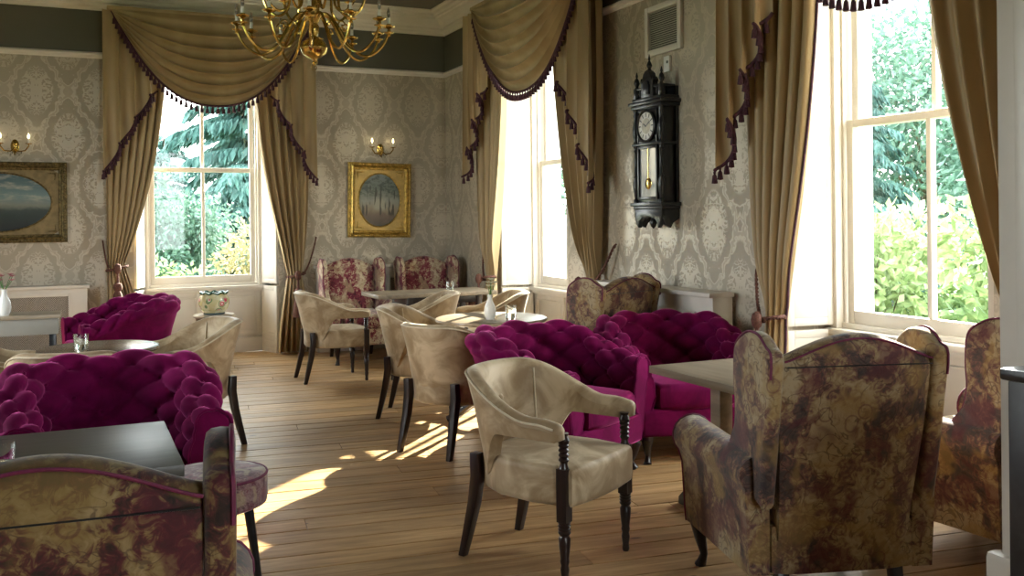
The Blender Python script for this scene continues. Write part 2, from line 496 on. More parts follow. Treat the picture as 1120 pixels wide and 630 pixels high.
# right wall with windows 2 and 3
W2 = (7.0, 8.38); W3 = (2.97, 4.35)
mb = MB()
for a, b in ((2.0, W3[0]), (W3[1], W2[0]), (W2[1], YB+.46)): mb.box(XR, a, -.02, XR+.46, b, CEIL+.1)
for a, b in (W2, W3): mb.box(XR, a, HEAD, XR+.46, b, CEIL+.1)
struct(obj('wall_right', mb, WALL, smooth=False))
NX = 2.57
mb = MB(); mb.box(NX, YF-.3, -.02, NX+.5, 2.0, CEIL+.1); mb.box(NX+.5, 1.7, -.02, XR+.46, 2.0, CEIL+.1)
struct(obj('wall_right_return', mb, PAINT, smooth=False))
ar = struct(obj('trim_6', bx(NX-.022, 1.80, .0, NX, 2.012, 3.0), PAINT, bevel=.008))
obj('plinth_block', bx(NX-.045, 1.76, 0, NX+.02, 2.055, .32), PAINT, ar, bevel=.02)
obj('architrave_bead', bx(NX-.036, 1.90, .33, NX-.02, 1.945, 3.0), PAINT, ar, bevel=.006)
mb = MB()
mb.box(XL-.3, YF-.3, -.02, XL, 4.5, CEIL+.1); mb.box(XL-.3, 6.3, -.02, XL, YB, CEIL+.1); mb.box(XL-.3, 4.5, -.02, XL, 6.3, .65); mb.box(XL-.3, 4.5, HEAD, XL, 6.3, CEIL+.1)
struct(obj('wall_left', mb, WALL, smooth=False))
mb = MB()
mb.box(XL, YF-.3, -.02, 1.0, YF, CEIL+.1); mb.box(2.4, YF-.3, -.02, NX, YF, CEIL+.1)
mb.box(1.0, YF-.3, -.02, 2.4, YF, .65); mb.box(1.0, YF-.3, HEAD, 2.4, YF, CEIL+.1)
struct(obj('wall_front', mb, WALL, smooth=False))
struct(obj('ceiling', bx(XL-.3, YF-.3, CEIL, XR+.46, YB+.46, CEIL+.25), CEILM, smooth=False))

# cornice and picture rail: profiles swept along each wall
CP = [(0,3.36),(.018,3.36),(.022,3.385),(.05,3.40),(.055,3.425),(.075,3.43),(.085,3.46),(.12,3.49),(.16,3.505),(.165,3.525),(.19,3.53),(.195,3.555),(.235,3.56),(.25,3.575),(.25,3.60),(0,3.60)]
RP = [(0,2.905),(.012,2.905),(.018,2.92),(.03,2.925),(.034,2.945),(.022,2.96),(.012,2.965),(0,2.965)]
BP = [(0,0),(.022,0),(.022,.15),(.017,.165),(.012,.19),(.006,.2),(0,.2)]
def sweep(name, prof, m, wall, a, b, mit0=0, mit1=0):
    loops = []
    for t, mit in ((a, mit0), (b, mit1)):
        l = []
        for o, z in prof:
            s = t + mit*o
            l.append({'back': (s, YB-o, z), 'right': (XR-o, s, z), 'left': (XL+o, s, z), 'near': (NX-o, s, z)}[wall])
        loops.append(l)
    return struct(obj(name, MB().loft(loops), m, angle=25))
sweep('trim_1', CP, CORN, 'back', XL, XR, 1, -1)
sweep('trim_2', CP, CORN, 'right', 2.0, YB, 0, -1)
sweep('trim_3', CP, CORN, 'left', YF, YB, 0, -1)
sweep('trim_4', RP, CORN, 'back', XL, XR, 1, -1)
sweep('trim_5', RP, CORN, 'right', 2.0, YB, 0, -1)
sweep('baseboard_back', BP, PAINT, 'back', XL, B0-.02)
sweep('baseboard_corner', BP, PAINT, 'back', B1+.02, XR, 0, -1)
sweep('baseboard_right', BP, PAINT, 'right', W3[1]+.02, W2[0]-.02)
sweep('baseboard_far_right', BP, PAINT, 'right', W2[1]+.02, YB, 0, -1)

# ------------------------------------------------------------------ sash windows in panelled recesses
def frame_panel(mb, x0, x1, z0, z1, y, st, depth, recess=.012):
    # stiles and rails round a recessed field, facing -y
    mb.box(x0, y, z0, x0+st, y+depth, z1); mb.box(x1-st, y, z0, x1, y+depth, z1)
    mb.box(x0+st, y, z0, x1-st, y+depth, z0+st); mb.box(x0+st, y, z1-st, x1-st, y+depth, z1)
    mb.box(x0+st, y+recess, z0+st, x1-st, y+depth, z1-st)
def bead(mb, x0, x1, z0, z1, y, w=.012):
    mb.box(x0, y-.006, z0, x0+w, y+.01, z1); mb.box(x1-w, y-.006, z0, x1, y+.01, z1)
    mb.box(x0+w, y-.006, z0, x1-w, y+.01, z0+w); mb.box(x0+w, y-.006, z1-w, x1-w, y+.01, z1)
def window(name, loc, rz, Wd, D=.30, splay=.10):
    # local: x along wall from the left side, y into the wall, opening width Wd
    r = sroot(name, loc, rz)
    x0, x1 = splay, Wd - splay
    # apron panel under the sill
    mb = MB(); n = 2; mb.box(x0-.02, D+.02, 0, x1+.02, D+.12, SILL-.03)
    obj('apron_wall', mb, PAINT, r, bevel=.003)
    for i in range(2):
        a = x0+.03 + i*(x1-x0)/2; b = x0 + (i+1)*(x1-x0)/2 - .03
        mb = MB(); frame_panel(mb, a, b, .17, SILL-.06, D, .05, .03); bead(mb, a+.055, b-.055, .225, SILL-.115, D+.006)
        obj('apron_panel', mb, PAINT, r, bevel=.003)
    obj('skirting', bx(x0-.02, D-.022, 0, x1+.02, D+.03, .15), PAINT, r, bevel=.008)
    mb = MB(); mb.box(x0-.02, D-.055, SILL-.035, x1+.02, D+.14, SILL); mb.box(x0-.01, D-.025, SILL-.065, x1+.01, D+.05, SILL-.03)
    obj('sill', mb, PAINT, r, bevel=.008)
    # box frame
    mb = MB(); y0, y1 = D-.02, D+.15
    mb.box(x0-.02, y0, SILL, x0+.055, y1, HEAD); mb.box(x1-.055, y0, SILL, x1+.02, y1, HEAD); mb.box(x0, y0, HEAD-.06, x1, y1, HEAD)
    mb.box(x0, y0+.04, SILL, x1, y1, SILL+.03)
    for (a, b) in ((x0+.055, x0+.072), (x1-.072, x1-.055)): mb.box(a, D+.03, SILL+.03, b, D+.045, HEAD-.06)
    obj('box_frame', mb, PAINT, r, bevel=.006)
    mb = MB(); mb.box(x0-.14, D+.14, SILL-.15, x0+.03, D+.30, HEAD+.2); mb.box(x1-.03, D+.14, SILL-.15, x1+.14, D+.30, HEAD+.2)
    mb.box(x0-.1, D+.12, SILL-.12, x1+.1, D+.36, SILL-.01)
    obj('outer_reveal', mb, STONE, r, bevel=.006)
    a, b = x0+.072, x1-.072; MZ = 1.88; mid = (a+b)/2
    for nm, z0, z1, yy, bot, top in (('lower_sash', SILL+.03, MZ+.022, D+.05, .075, .045), ('upper_sash', MZ-.022, HEAD-.06, D+.095, .045, .05)):
        mb = MB(); st = .05; dp = .04
        mb.box(a, yy, z0, a+st, yy+dp, z1); mb.box(b-st, yy, z0, b, yy+dp, z1)
        mb.box(a+st, yy, z0, b-st, yy+dp, z0+bot); mb.box(a+st, yy, z1-top, b-st, yy+dp, z1)
        mb.box(mid-.016, yy, z0+bot, mid+.016, yy+dp, z1-top)
        s = obj(nm, mb, PAINT, r, bevel=.006)
        for (p, q) in ((a+st, mid-.016), (mid+.016, b-st)):
            obj('pane', bx(p-.004, yy+.018, z0+bot-.004, q+.004, yy+.022, z1-top+.004), GLASS, s, smooth=False)
    # panelled shutters folded on both reveals, panelled dado below them
    for sgn, xa, xb in ((1, 0, x0), (-1, Wd, x1)):
        ang = math.atan2(D, xb-xa) if sgn > 0 else math.atan2(D, xb-xa)
        L = math.hypot(D, xb-xa) - .01
        def leaf(nm, z0, z1, cuts):
            mb = MB(); st = .045; th = .03
            mb.box(0, 0, z0, st, th, z1); mb.box(L-st, 0, z0, L, th, z1)
            zs = [z0] + cuts + [z1]
            for i in range(len(zs)-1):
                mb.box(st, 0, zs[i], L-st, th, zs[i]+st); mb.box(st, 0, zs[i+1]-st, L-st, th, zs[i+1])
                mb.box(st, .012 if sgn < 0 else 0, zs[i]+st, L-st, th if sgn < 0 else th-.012, zs[i+1]-st)
                zz0, zz1 = zs[i]+st+.02, zs[i+1]-st-.02
                y_ = .004 if sgn < 0 else th-.018
                mb.box(st+.02, y_, zz0, L-st-.02, y_+.014, zz1)
            # panel front is local -y for the right reveal, +y side for the left one
            o = obj(nm, mb, PAINT, r, bevel=.004)
            if sgn > 0: o.location = (xa, 0, 0); o.rotation_euler = (0, 0, ang); o.location = Vector((xa, 0, 0)) + Vector((-math.sin(ang), math.cos(ang), 0))*(-.032) + Vector((0,0,0))
            else: o.location = Vector((xa, 0, 0)); o.rotation_euler = (0, 0, ang); o.location = Vector((xa,0,0)) + Vector((-math.sin(ang), math.cos(ang), 0))*0
            return o
        leaf('shutter', SILL+.02, HEAD-.02, [SILL+.72, SILL+1.62]) if sgn > 0 else leaf('shutter', SILL+.02, HEAD-.02, [SILL+.72, SILL+1.62])
        leaf('shutter_dado', .0, SILL-.005, [.16])
    # lining boards behind the shutters keep the recess closed
    mb = MB(); mb.box(0, 0, HEAD-.02, Wd, D+.15, HEAD+.002)
    obj('soffit', mb, PAINT, r)
    return r
window('window_1', (B0, YB, 0), 0, B1-B0)
window('window_2', (XR, W2[1], 0), R(-90), W2[1]-W2[0], .33, .03)
window('window_3', (XR, W3[1], 0), R(-90), W3[1]-W3[0], .33, .03)
fw = sroot('added_window_4', (0,0,0))  # unseen window behind the camera, added to brighten the room
for (a, b) in ((1.0, 2.4),):
    mb = MB()
    mb.box(a, YF-.2, .65, a+.07, YF-.1, HEAD); mb.box(b-.07, YF-.2, .65, b, YF-.1, HEAD); mb.box(a, YF-.2, .65, b, YF-.1, .72); mb.box(a, YF-.2, HEAD-.07, b, YF-.1, HEAD)
    mb.box(a, YF-.18, 1.86, b, YF-.12, 1.91); mb.box((a+b)/2-.016, YF-.18, .7, (a+b)/2+.016, YF-.12, HEAD-.05)
    obj('sash_frame', mb, PAINT, fw, bevel=.005)
    obj('pane', bx(a+.06, YF-.152, .70, b-.06, YF-.148, HEAD-.06), GLASS, fw, smooth=False)

fw = sroot('added_window_5', (0,0,0))  # left-wall window out of view, added for more indoor light
for (a, b) in ((4.5, 6.3),):
    mb = MB(); x0, x1 = XL-.2, XL-.1
    mb.box(x0, a, .65, x1, a+.07, HEAD); mb.box(x0, b-.07, .65, x1, b, HEAD); mb.box(x0, a, .65, x1, b, .72); mb.box(x0, a, HEAD-.07, x1, b, HEAD)
    mb.box(x0+.02, a, 1.86, x1-.02, b, 1.91); mb.box(x0+.02, (a+b)/2-.016, .7, x1-.02, (a+b)/2+.016, HEAD-.05)
    obj('sash_frame', mb, PAINT, fw, bevel=.005)
    obj('pane', bx(XL-.152, a+.06, .70, XL-.148, b-.06, HEAD-.06), GLASS, fw, smooth=False)

# ------------------------------------------------------------------ the garden outside
struct(obj('garden_ground', MB().add([(-60,-60,-.9),(90,-60,-.9),(90,90,-.9),(-60,90,-.9)], [(0,1,2,3)]), GRASS, smooth=False))
LF_DARK = m_leaf('conifer_needles', (.022,.066,.060), (.048,.120,.106), (.085,.18,.155), .25)
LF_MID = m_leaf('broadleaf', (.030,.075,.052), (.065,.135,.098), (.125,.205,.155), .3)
LF_LITE = m_leaf('pale_shrub_leaves', (.09,.16,.07), (.20,.29,.12), (.42,.48,.27), .3)  # pale yellow-green leaf colours
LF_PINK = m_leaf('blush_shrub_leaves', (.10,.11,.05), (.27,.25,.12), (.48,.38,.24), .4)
BARK = m_plain('bark', (.09,.07,.05), .9, .4, 12)
def leaf_at(mb, c, d, n, L, Wd):
    d = d.normalized(); s = d.cross(n)
    if s.length < 1e-4: s = d.orthogonal()
    s.normalize(); n = s.cross(d)
    i = len(mb.v); q = c + d*L*.5
    for p in (c, q + s*Wd*.5 + n*Wd*.12, c + d*L, q - s*Wd*.5 + n*Wd*.12): mb.v.append(tuple(p))
    mb.f.append((i, i+1, i+2)); mb.f.append((i, i+2, i+3))
def rvec(g): 
    while True:
        v = Vector((g.uniform(-1,1), g.uniform(-1,1), g.uniform(-1,1)))
        if .05 < v.length < 1: return v.normalized()
def broad_tree(label, base, h, rad, n, leaf, m, seed, trunk=.35, name='broadleaf_tree', cat='tree', clumps=34, group=None):
    g = random.Random(seed); t = thing(name, label, cat, base, 0, group)
    mb = MB(); br = []
    top = Vector((0,0,h*.62)); mb.tube([(0,0,0),(.04*h,.01*h,h*.3),tuple(top)], [.035*h*.5,.025*h*.5,.012*h*.5], 7)
    crown = MB(); cs = []
    for k in range(clumps):
        v = rvec(g); rr = g.uniform(.35, 1)
        c = Vector((v.x*rad*rr, v.y*rad*rr, h*(trunk + (1-trunk)*.5) + v.z*h*(1-trunk)*.5*rr)); cs.append(c)
        if k % 3 == 0: mb.tube([(0,0,h*.25+.1*h*g.random()), tuple(c*.55+Vector((0,0,h*.15))), tuple(c)], [.012*h*.5,.008*h*.5,.003*h*.5], 5)
    obj('trunk', mb, BARK, t)
    for k in range(n):
        c = cs[k % clumps]; v = rvec(g); cr = rad*.36
        p = c + v*cr*g.uniform(.3,1); d = (v + rvec(g)*.8 + Vector((0,0,-.35)))
        leaf_at(crown, p, d, rvec(g), leaf*g.uniform(.7,1.3), leaf*.5)
    o = obj('crown', crown, m, t, smooth=False)
    return t
def conifer(label, base, h, rad, m, seed, n=9000, group=None):
    g = random.Random(seed); t = thing('conifer_tree', label, 'tree', base, 0, group)
    obj('trunk', MB().tube([(0,0,0),(0,0,h*.95)], [.022*h,.004*h], 7), BARK, t)
    mb = MB(); nb = 150; per = n//nb
    for k in range(nb):
        f = k/nb; z = h*(.04+.93*f); L = rad*(1-f*.85)*g.uniform(.75,1.1); a = g.uniform(0, 2*PI)
        dirh = Vector((math.cos(a), math.sin(a), 0)); sd = Vector((-math.sin(a), math.cos(a), 0))
        for i in range(per):
            s = g.uniform(.12, 1); p = dirh*L*s + Vector((0,0,z - .28*L*s*s + .08*L*s)) + sd*g.uniform(-.22,.22)*L*(1.1-s)
            d = dirh*.5 + sd*g.uniform(-.7,.7) + Vector((0,0,-1.0)); leaf_at(mb, p, d, rvec(g), max(.16,h*.034)*g.uniform(.6,1.3), max(.05,h*.011))
    obj('crown', mb, m, t, smooth=False)
    return t
conifer('tall drooping teal conifer filling the right half of the back window', (3.45, 20.0, -.9), 10.5, 2.5, LF_DARK, 11, 30000, 'conifers beyond the back window')
conifer('shorter teal conifer left of the tallest conifer beyond the back window', (2.1, 25.6, -.9), 4.6, 2.6, LF_DARK, 12, 26000, 'conifers beyond the back window')
conifer('dark conifer farthest back behind the other conifers of the back window', (4.6, 31.5, -.9), 7.6, 2.6, LF_DARK, 13, 14000, 'conifers beyond the back window')
broad_tree('leafy green tree with sky above it at the left of the back window', (1.15, 16.2, -.9), 3.1, 1.1, 9000, .10, LF_MID, 21)
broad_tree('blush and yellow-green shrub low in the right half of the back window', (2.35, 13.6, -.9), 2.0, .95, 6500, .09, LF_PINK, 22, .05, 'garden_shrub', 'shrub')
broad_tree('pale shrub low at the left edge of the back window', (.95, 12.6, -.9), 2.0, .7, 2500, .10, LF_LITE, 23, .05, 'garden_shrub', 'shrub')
broad_tree('teal leafy tree seen as a sliver through the middle window', (10.5, 22.5, -.9), 6.0, 2.4, 5200, .2, LF_MID, 24)
broad_tree('tall airy tree with sky between its leaves in the right-hand window', (17.5, 15.5, -.9), 7.4, 3.6, 11000, .20, LF_MID, 25, .3, clumps=46)
conifer('dark conifer behind the bushes in the left panes of the right-hand window', (9.9, 10.1, -.9), 4.3, 2.2, LF_DARK, 26, 22000)
broad_tree('mid green tree behind the right pane of the right-hand window', (14.2, 10.0, -.9), 5.4, 2.0, 5600, .18, LF_MID, 27, .15)
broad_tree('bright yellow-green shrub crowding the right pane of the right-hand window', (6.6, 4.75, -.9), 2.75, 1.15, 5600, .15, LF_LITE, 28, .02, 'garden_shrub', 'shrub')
broad_tree('lower pale shrub below the left pane of the right-hand window', (7.2, 7.1, -.9), 2.3, 1.0, 5200, .14, LF_LITE, 29, .02, 'garden_shrub', 'shrub')

# ------------------------------------------------------------------ curtains
TASSEL = MB().lathe([(.002,.0),(.009,-.006),(.006,-.018),(.013,-.028),(.018,-.072),(.002,-.075)], 6).mesh('tassel'); TASSEL.materials.append(TRIM)
def fringe(pts, parent, gap=.050, bandr=.011):
    obj('fringe_band', MB().tube(pts, bandr, 6), TRIM, parent)
    acc = 0; last = Vector(pts[0])
    for p in pts[1:]:
        p = Vector(p); seg = (p-last).length; 
        while acc + seg >= gap:
            last = last.lerp(p, (gap-acc)/seg); seg = (p-last).length; acc = 0
            link('tassel', TASSEL, TRIM, parent, tuple(last + Vector((0,-.004,-.004))))
        acc += seg; last = p
def drape(label, root_loc, rz, xo, xi_top, xt, xi_bot, zt=.75, ztop=3.3, out=.105, group='curtain drapes', N=6, seed=0, fringe_edge=False):
    # xo: outer edge, xi_top: inner edge at the top, xt: centre of the tied waist
    g = random.Random(seed); t = thing('curtain_drape', label, 'curtain', root_loc, rz, group)
    sgn = 1 if xo > xi_top else -1
    ph = g.uniform(0, 6)
    def edges(z):
        if z >= zt:
            k = (z-zt)/(ztop-zt)
            fi = 1-(1-k)**2.1
            return lerp(xt - sgn*.075, xi_top, fi), lerp(xt + sgn*.075, xo, 1-(1-k)**3.2)
        k = (zt-z)/zt; k2 = 1-(1-k)**1.7
        return lerp(xt - sgn*.075, xi_bot, k2), lerp(xt + sgn*.075, xo, k2*.9)
    nz, ns = 56, 90
    def P(v, s):
        z = .02 + (ztop-.02)*v
        a, b = edges(z); tie = math.exp(-((z-zt)/.22)**2)
        x = lerp(a, b, s)
        amp = lerp(.052, .022, tie)*(.75+.25*math.sin(7*s+ph))
        w = math.sin(2*PI*N*s + ph + .6*math.sin(1.3*z+ph) + .5*math.sin(5*s))
        w = math.copysign(abs(w)**.75, w)
        y = -(out*(1-.35*tie) + amp*w + .05*tie*math.sin(PI*s))
        x += .012*math.cos(2*PI*N*s+ph)*(1-tie)
        return (x, y, z)
    o = obj('panel', MB().cloth(P, nz, ns), SILK, t, angle=80)
    if fringe_edge:
        obj('edge_cord', MB().tube([Vector(P(i/40, 0)) + Vector((0,-.006,0)) for i in range(41)], .008, 6), TRIM, t)
    return t, P
def tieback(label, root_loc, rz, xt, xwall, zt=.75, zwall=1.12, out=.13, big=True):
    t = thing('curtain_tieback', label, 'tieback', root_loc, rz, 'rope curtain tiebacks')
    pts = []
    for i in range(13):
        a = i/12; pts.append((lerp(xwall, xt + math.copysign(.07, xwall-xt), a), lerp(-.03, -out*.65-.05, a**.7), lerp(zwall, zt, a) - .05*math.sin(PI*a)))
    ring = [(xt + .095*math.cos(a), -out*.65-.04 - .075*math.sin(a), zt+.02*math.cos(a)) for a in [2*PI*k/20 for k in range(20)]]
    def twist(p0, rad, closed=False):
        mb = MB(); n = len(p0)
        for ph in (0, PI):
            q = []
            m = 8
            dense = [Vector(p0[i]).lerp(Vector(p0[(i+1) % n]), j/m) for i in range(n if closed else n-1) for j in range(m)]
            for i, p in enumerate(dense): q.append(p + Vector((0, math.cos(i*.55+ph), math.sin(i*.55+ph)))*rad*.55)
            mb.tube(q, rad*.62, 5, closed)
        return mb
    obj('rope', twist(pts, .011), ROPE, t); obj('rope_loop', twist(ring, .012, True), ROPE, t)
    y = -out*.65-.135
    c = (xt, y, zt)
    k = obj('rope_knot', MB().lathe([(.004,.05),(.026,.035),(.034,.0),(.026,-.035),(.010,-.05)], 10, c), ROPE, t)
    z0 = zt-.05
    obj('tassel', MB().lathe([(.010,z0),(.014,z0-.08),(.034,z0-.09),(.042,z0-.12),(.034,z0-.15),(.024,z0-.16),(.040,z0-.19),(.054,z0-.30),(.060,z0-.37),(.004,z0-.37)], 14, (xt, y, 0)), ROPE, t)
    return t
def swag(label, root_loc, rz, xa, xb, ztop, drop, out=.27, nf=7, tails=None, seed=0):
    t = thing('curtain_swag', label, 'curtain swag', root_loc, rz, 'swagged pelmets')
    xm, hw = (xa+xb)/2, (xb-xa)/2
    def P(u, v):
        s = 2*u-1
        sag = 1-abs(s)**2.3
        top_sag = .10*(1-s*s)
        z = ztop - top_sag*0 - v*(.02 + (drop-.02)*sag) 
        fold = math.sin(2*PI*nf*(v**1.25)); fold = math.copysign(abs(fold)**.8, fold)
        amp = (.014+.036*sag)*min(1, v*3)*(1-.35*v)
        y = -(out + .10*sag*math.sin(PI*min(1, v*1.05))**.8*.9 + amp*fold*.9)
        x = xm + hw*s*(1-.02*v)
        return (x, y, z - amp*.4*math.cos(2*PI*nf*(v**1.25)))
    o = obj('swag_cloth', MB().cloth(P, 48, 110), SILK, t, angle=80)
    fringe([P(i/70, 1) for i in range(71)], o)
    obj('pelmet_board', bx(xa-.02, -out-.01, ztop-.012, xb+.02, -.0, ztop+.022), SILK, t, bevel=.006)
    for (x_in, x_out, z_in, z_out) in (tails or []):
        def T(u, v, x_in=x_in, x_out=x_out, z_in=z_in, z_out=z_out):
            # u 0 at the inner end, 1 at the outer end; the hem drops in steps towards the outer end
            n = 3.5; w = 2*PI*n*u
            x = lerp(x_in, x_out, u) + math.copysign(.030, x_out-x_in)*math.sin(w)*(.4+.6*v)
            zb = lerp(z_in, z_out, u**1.15) - .035*math.sin(w+.6)
            y = -(.222 - .042*math.cos(w)*(.45+.55*v) + .012*u)
            return (x, y, lerp(ztop-.01, zb, v))
        c = obj('tail', MB().cloth(T, 60, 10), SILK, t, angle=70)
        fringe([Vector(T(i/60, 1)) + Vector((0,-.004,0)) for i in range(61)], c, .05)
    return t
LB = (0, YB, 0)
drape('tied gold curtain to the left of the back window', LB, 0, .27, .83, .36, .62, zt=.95, seed=1, N=7)
drape('tied gold curtain to the right of the back window, reaching the floor', LB, 0, 2.2, 1.62, 2.05, 1.86, zt=.80, seed=2, N=6)
tieback('rose rope tieback at the left of the back window above the purple armchair', LB, 0, .37, .25, .92, 1.18)
tieback('rose rope tieback with big tassel at the right of the back window', LB, 0, 2.05, 2.28, .80, 1.18)
swag('gold swagged pelmet with plum tassel fringe over the back window', LB, 0, .32, 2.2, 3.34, .86, tails=[(.74, .26, 2.62, 1.80), (1.80, 2.24, 2.62, 1.74)])
LR = (XR, W2[1], 0); rr_ = R(-90)
drape('tied gold curtain at the corner side of the middle window', LR, rr_, -.28, .42, -.03, .12, zt=.78, seed=3, N=5, out=.105)
drape('tied gold curtain between the middle window and the wall clock', LR, rr_, 2.10, 1.40, 1.95, 1.8, zt=.85, seed=4, N=5, out=.105)
tieback('rope tieback on the corner-side curtain of the middle window', LR, rr_, -.03, -.32, .78, 1.1, .13)
tieback('rope tieback beside the wing chair under the middle window', LR, rr_, 1.95, 2.2, .85, 1.15, .13)
swag('gold swagged pelmet with tassel fringe over the middle window', LR, rr_, -.02, 2.2, 3.34, .90, tails=[(.15, -.28, 2.6, 1.74), (1.62, 2.22, 2.5, 1.58)])
L3 = (XR, W3[1], 0)
drape('tied gold curtain with plum edge at the clock side of the right-hand window', L3, rr_, -.18, .42, .02, .14, zt=.76, seed=5, N=6, out=.105, fringe_edge=True)
drape('tied gold curtain at the near side of the right-hand window beside white doorcase', L3, rr_, 1.90, 1.05, 1.66, 1.5, zt=.74, seed=6, N=6, out=.105)
tieback('rope tieback hanging at the clock side of the right-hand window', L3, rr_, .02, -.20, .76, 1.05, .13)
swag('gold pelmet of the right-hand window, only its fringe hanging into view', L3, rr_, .02, 1.9, 3.34, .92, tails=[(.14, -.27, 2.5, 1.60), (1.62, 2.02, 2.5, 1.7)])

# ------------------------------------------------------------------ tub chairs in cream velvet
def upath(W, X0, X1, RX, n):
    # plan of a U: right arm front -> back -> left arm front; returns points with outward normals and s in -1..1
    pts = []
    La = X1 - X0; Lc = PI*(W+RX)/2; T = 2*La + Lc
    for i in range(n+1):
        d = T*i/n
        if d < La: p = (X1-d, -W); nn = (0,-1)
        elif d > La+Lc: p = (X0 + (d-La-Lc), W); nn = (0,1)
        else:
            a = -PI/2 - PI*(d-La)/Lc
            p = (X0 + RX*math.cos(a), W*math.sin(a)); nn = Vector((math.cos(a)/RX, math.sin(a)/W)).normalized(); nn = (nn.x, nn.y)
        pts.append((p, nn, 2*i/n-1, d))
    return pts, T
def slab(mb, outline, z0, z1, r, dome=0, seg=4):
    cx = sum(p[0] for p in outline)/len(outline); cyy = sum(p[1] for p in outline)/len(outline)
    ext = max(math.hypot(p[0]-cx, p[1]-cyy) for p in outline)
    def sc_(k, z): return [(cx+(p[0]-cx)*k, cyy+(p[1]-cyy)*k, z) for p in outline]
    loops = []
    for i in range(seg+1):
        a = PI/2*i/seg; loops.append(sc_(1-r/ext*(1-math.sin(a)), z0+r*(1-math.cos(a))))
    for i in range(seg+1):
        a = PI/2*i/seg; loops.append(sc_(1-r/ext*(1-math.cos(a)), z1-r*(1-math.sin(a))))
    for k in (.75, .5, .25, .06): loops.append(sc_(k*(1-r/ext), z1 + dome*(1-k*k)))
    return mb.loft(loops)
def turned_leg(x, y, ztop, zseat0, zseat1, m, parent, s=.021):
    mb = MB()
    prof = [(.012,0),(.015,.01),(.013,.03),(.017,.06),(.014,.075),(.018,.09)]
    z = .10; zb = zseat0-.05
    prof += [(.016,z),(.0215,lerp(z,zb,.35)),(.0225,lerp(z,zb,.55))]
    for k in range(4):
        q = lerp(z, zb, .62+.09*k); prof += [(.017,q),(.024,q+.010),(.024,q+.014),(.017,q+.022)]
    prof += [(.020, zb)]
    mb.lathe(prof, 12, (x, y, 0)); mb.box(x-s, y-s, zb, x+s, y+s, zseat1-.01)
    pr2 = [(.020,zseat1-.012),(.014,zseat1+.005)]
    h = ztop-zseat1
    for k in range(4):
        q = zseat1+.012+h*.16*k; pr2 += [(.014,q),(.020,q+.008),(.020,q+.012),(.014,q+.02)]
    pr2 += [(.020,zseat1+h*.75),(.023,zseat1+h*.85),(.016,ztop),(.02,ztop+.01)]
    mb.lathe(pr2, 12, (x, y, 0))
    return obj('leg', mb, m, parent, bevel=0, angle=35)
def sabre_leg(pts, r, m, parent):
    mb = MB(); loops = []
    for (x, y, z), rr in zip(pts, r):
        loops.append([(x-rr, y-rr, z), (x+rr, y-rr, z), (x+rr, y+rr, z), (x-rr, y+rr, z)])
    return obj('leg', mb.loft(loops), m, parent, bevel=.004)
def tub_chair(label, loc, rz):
    t = thing('tub_chair', label, 'chair', loc, rz, 'cream velvet tub chairs')
    pts, T = upath(.250, .03, .255, .245, 72)
    mb = MB(); loops = []; rim = []
    for (p, n, s, d) in pts:
        a = abs(s)
        zt = lerp(.755, .615, sstep(.20, .78, a)) - .012*sstep(.85, 1, a)
        zb = lerp(.345, .535, sstep(.33, .55, a))
        th = lerp(.030, .034, sstep(.3,.8,a))
        lean = lambda z: (z-.42)*lerp(.22, .10, sstep(.1,.6,a))
        # closed section: inside up, over the rolled top, outside down
        sec = []
        rt = th*1.05
        for z in [zb+.0, lerp(zb, zt, .35), lerp(zb, zt, .65)]:
            sec.append((-th*.85 + .0, z))
        for k in range(7):
            an = PI - PI*k/6; sec.append((rt*math.cos(an), zt-rt+rt*math.sin(an)))
        for z in [lerp(zb, zt, .65), lerp(zb, zt, .35), zb]: sec.append((th*.85, z))
        shrink = 1 if a < .985 else .55
        zm = (zt+zb)/2
        loop = []
        for (o, z) in sec:
            o2 = o*shrink; z2 = zm + (z-zm)*(1 if shrink == 1 else .75)
            L = lean(z2)+o2; loop.append((p[0]+n[0]*L, p[1]+n[1]*L, z2))
        loops.append(loop)
        if a < .985:
            L = lean(zt)+th*.95; rim.append((p[0]+n[0]*L, p[1]+n[1]*L, zt-rt*.55))
    mb.loft(loops)
    sh = obj('back_shell', mb, CREAM, t, angle=65)
    obj('piping', MB().tube(rim, .0045, 6), CPIPE, sh)
    # inside seams at the change from back to arm, one button
    for s0 in (26, 46):
        p, n, s, d = pts[s0]; q = []
        for k in range(9):
            z = lerp(.46, .715, k/8); L = (z-.42)*.17-.030; q.append((p[0]+n[0]*L, p[1]+n[1]*L, z))
        obj('seam', MB().tube(q, .004, 5), CPIPE, sh)
    bx_ = MB().lathe([(.001,.010),(.010,.007),(.015,0),(.008,-.004)], 10, axis='x'); obj('button', bx_, CREAM, sh, (-.222, 0, .61))
    ol = [(.27,-.225),(.285,-.12),(.29,0),(.285,.12),(.27,.225),(.10,.250),(-.06,.235),(-.17,.18),(-.225,.08),(-.235,0),(-.225,-.08),(-.17,-.18),(-.06,-.235),(.10,-.250)]
    obj('seat', slab(MB(), ol, .285, .435, .028, .022), CREAM, t, angle=60)
    for y in (-.225, .225):
        turned_leg(.235, y, .55, .285, .44, MAHOG, t)
        yy = y*.80
        sabre_leg([(-.275,yy*1.06,0),(-.25,yy*1.03,.10),(-.222,yy*1.0,.22),(-.205,yy,.33),(-.21,yy,.42)], [.015,.018,.021,.022,.02], MAHOG, t)
    return t
CH = tub_chair('worn cream tub chair standing alone in the foreground, one back button', (1.71,3.42,0), R(-61))
GR = 'cream velvet tub chairs'
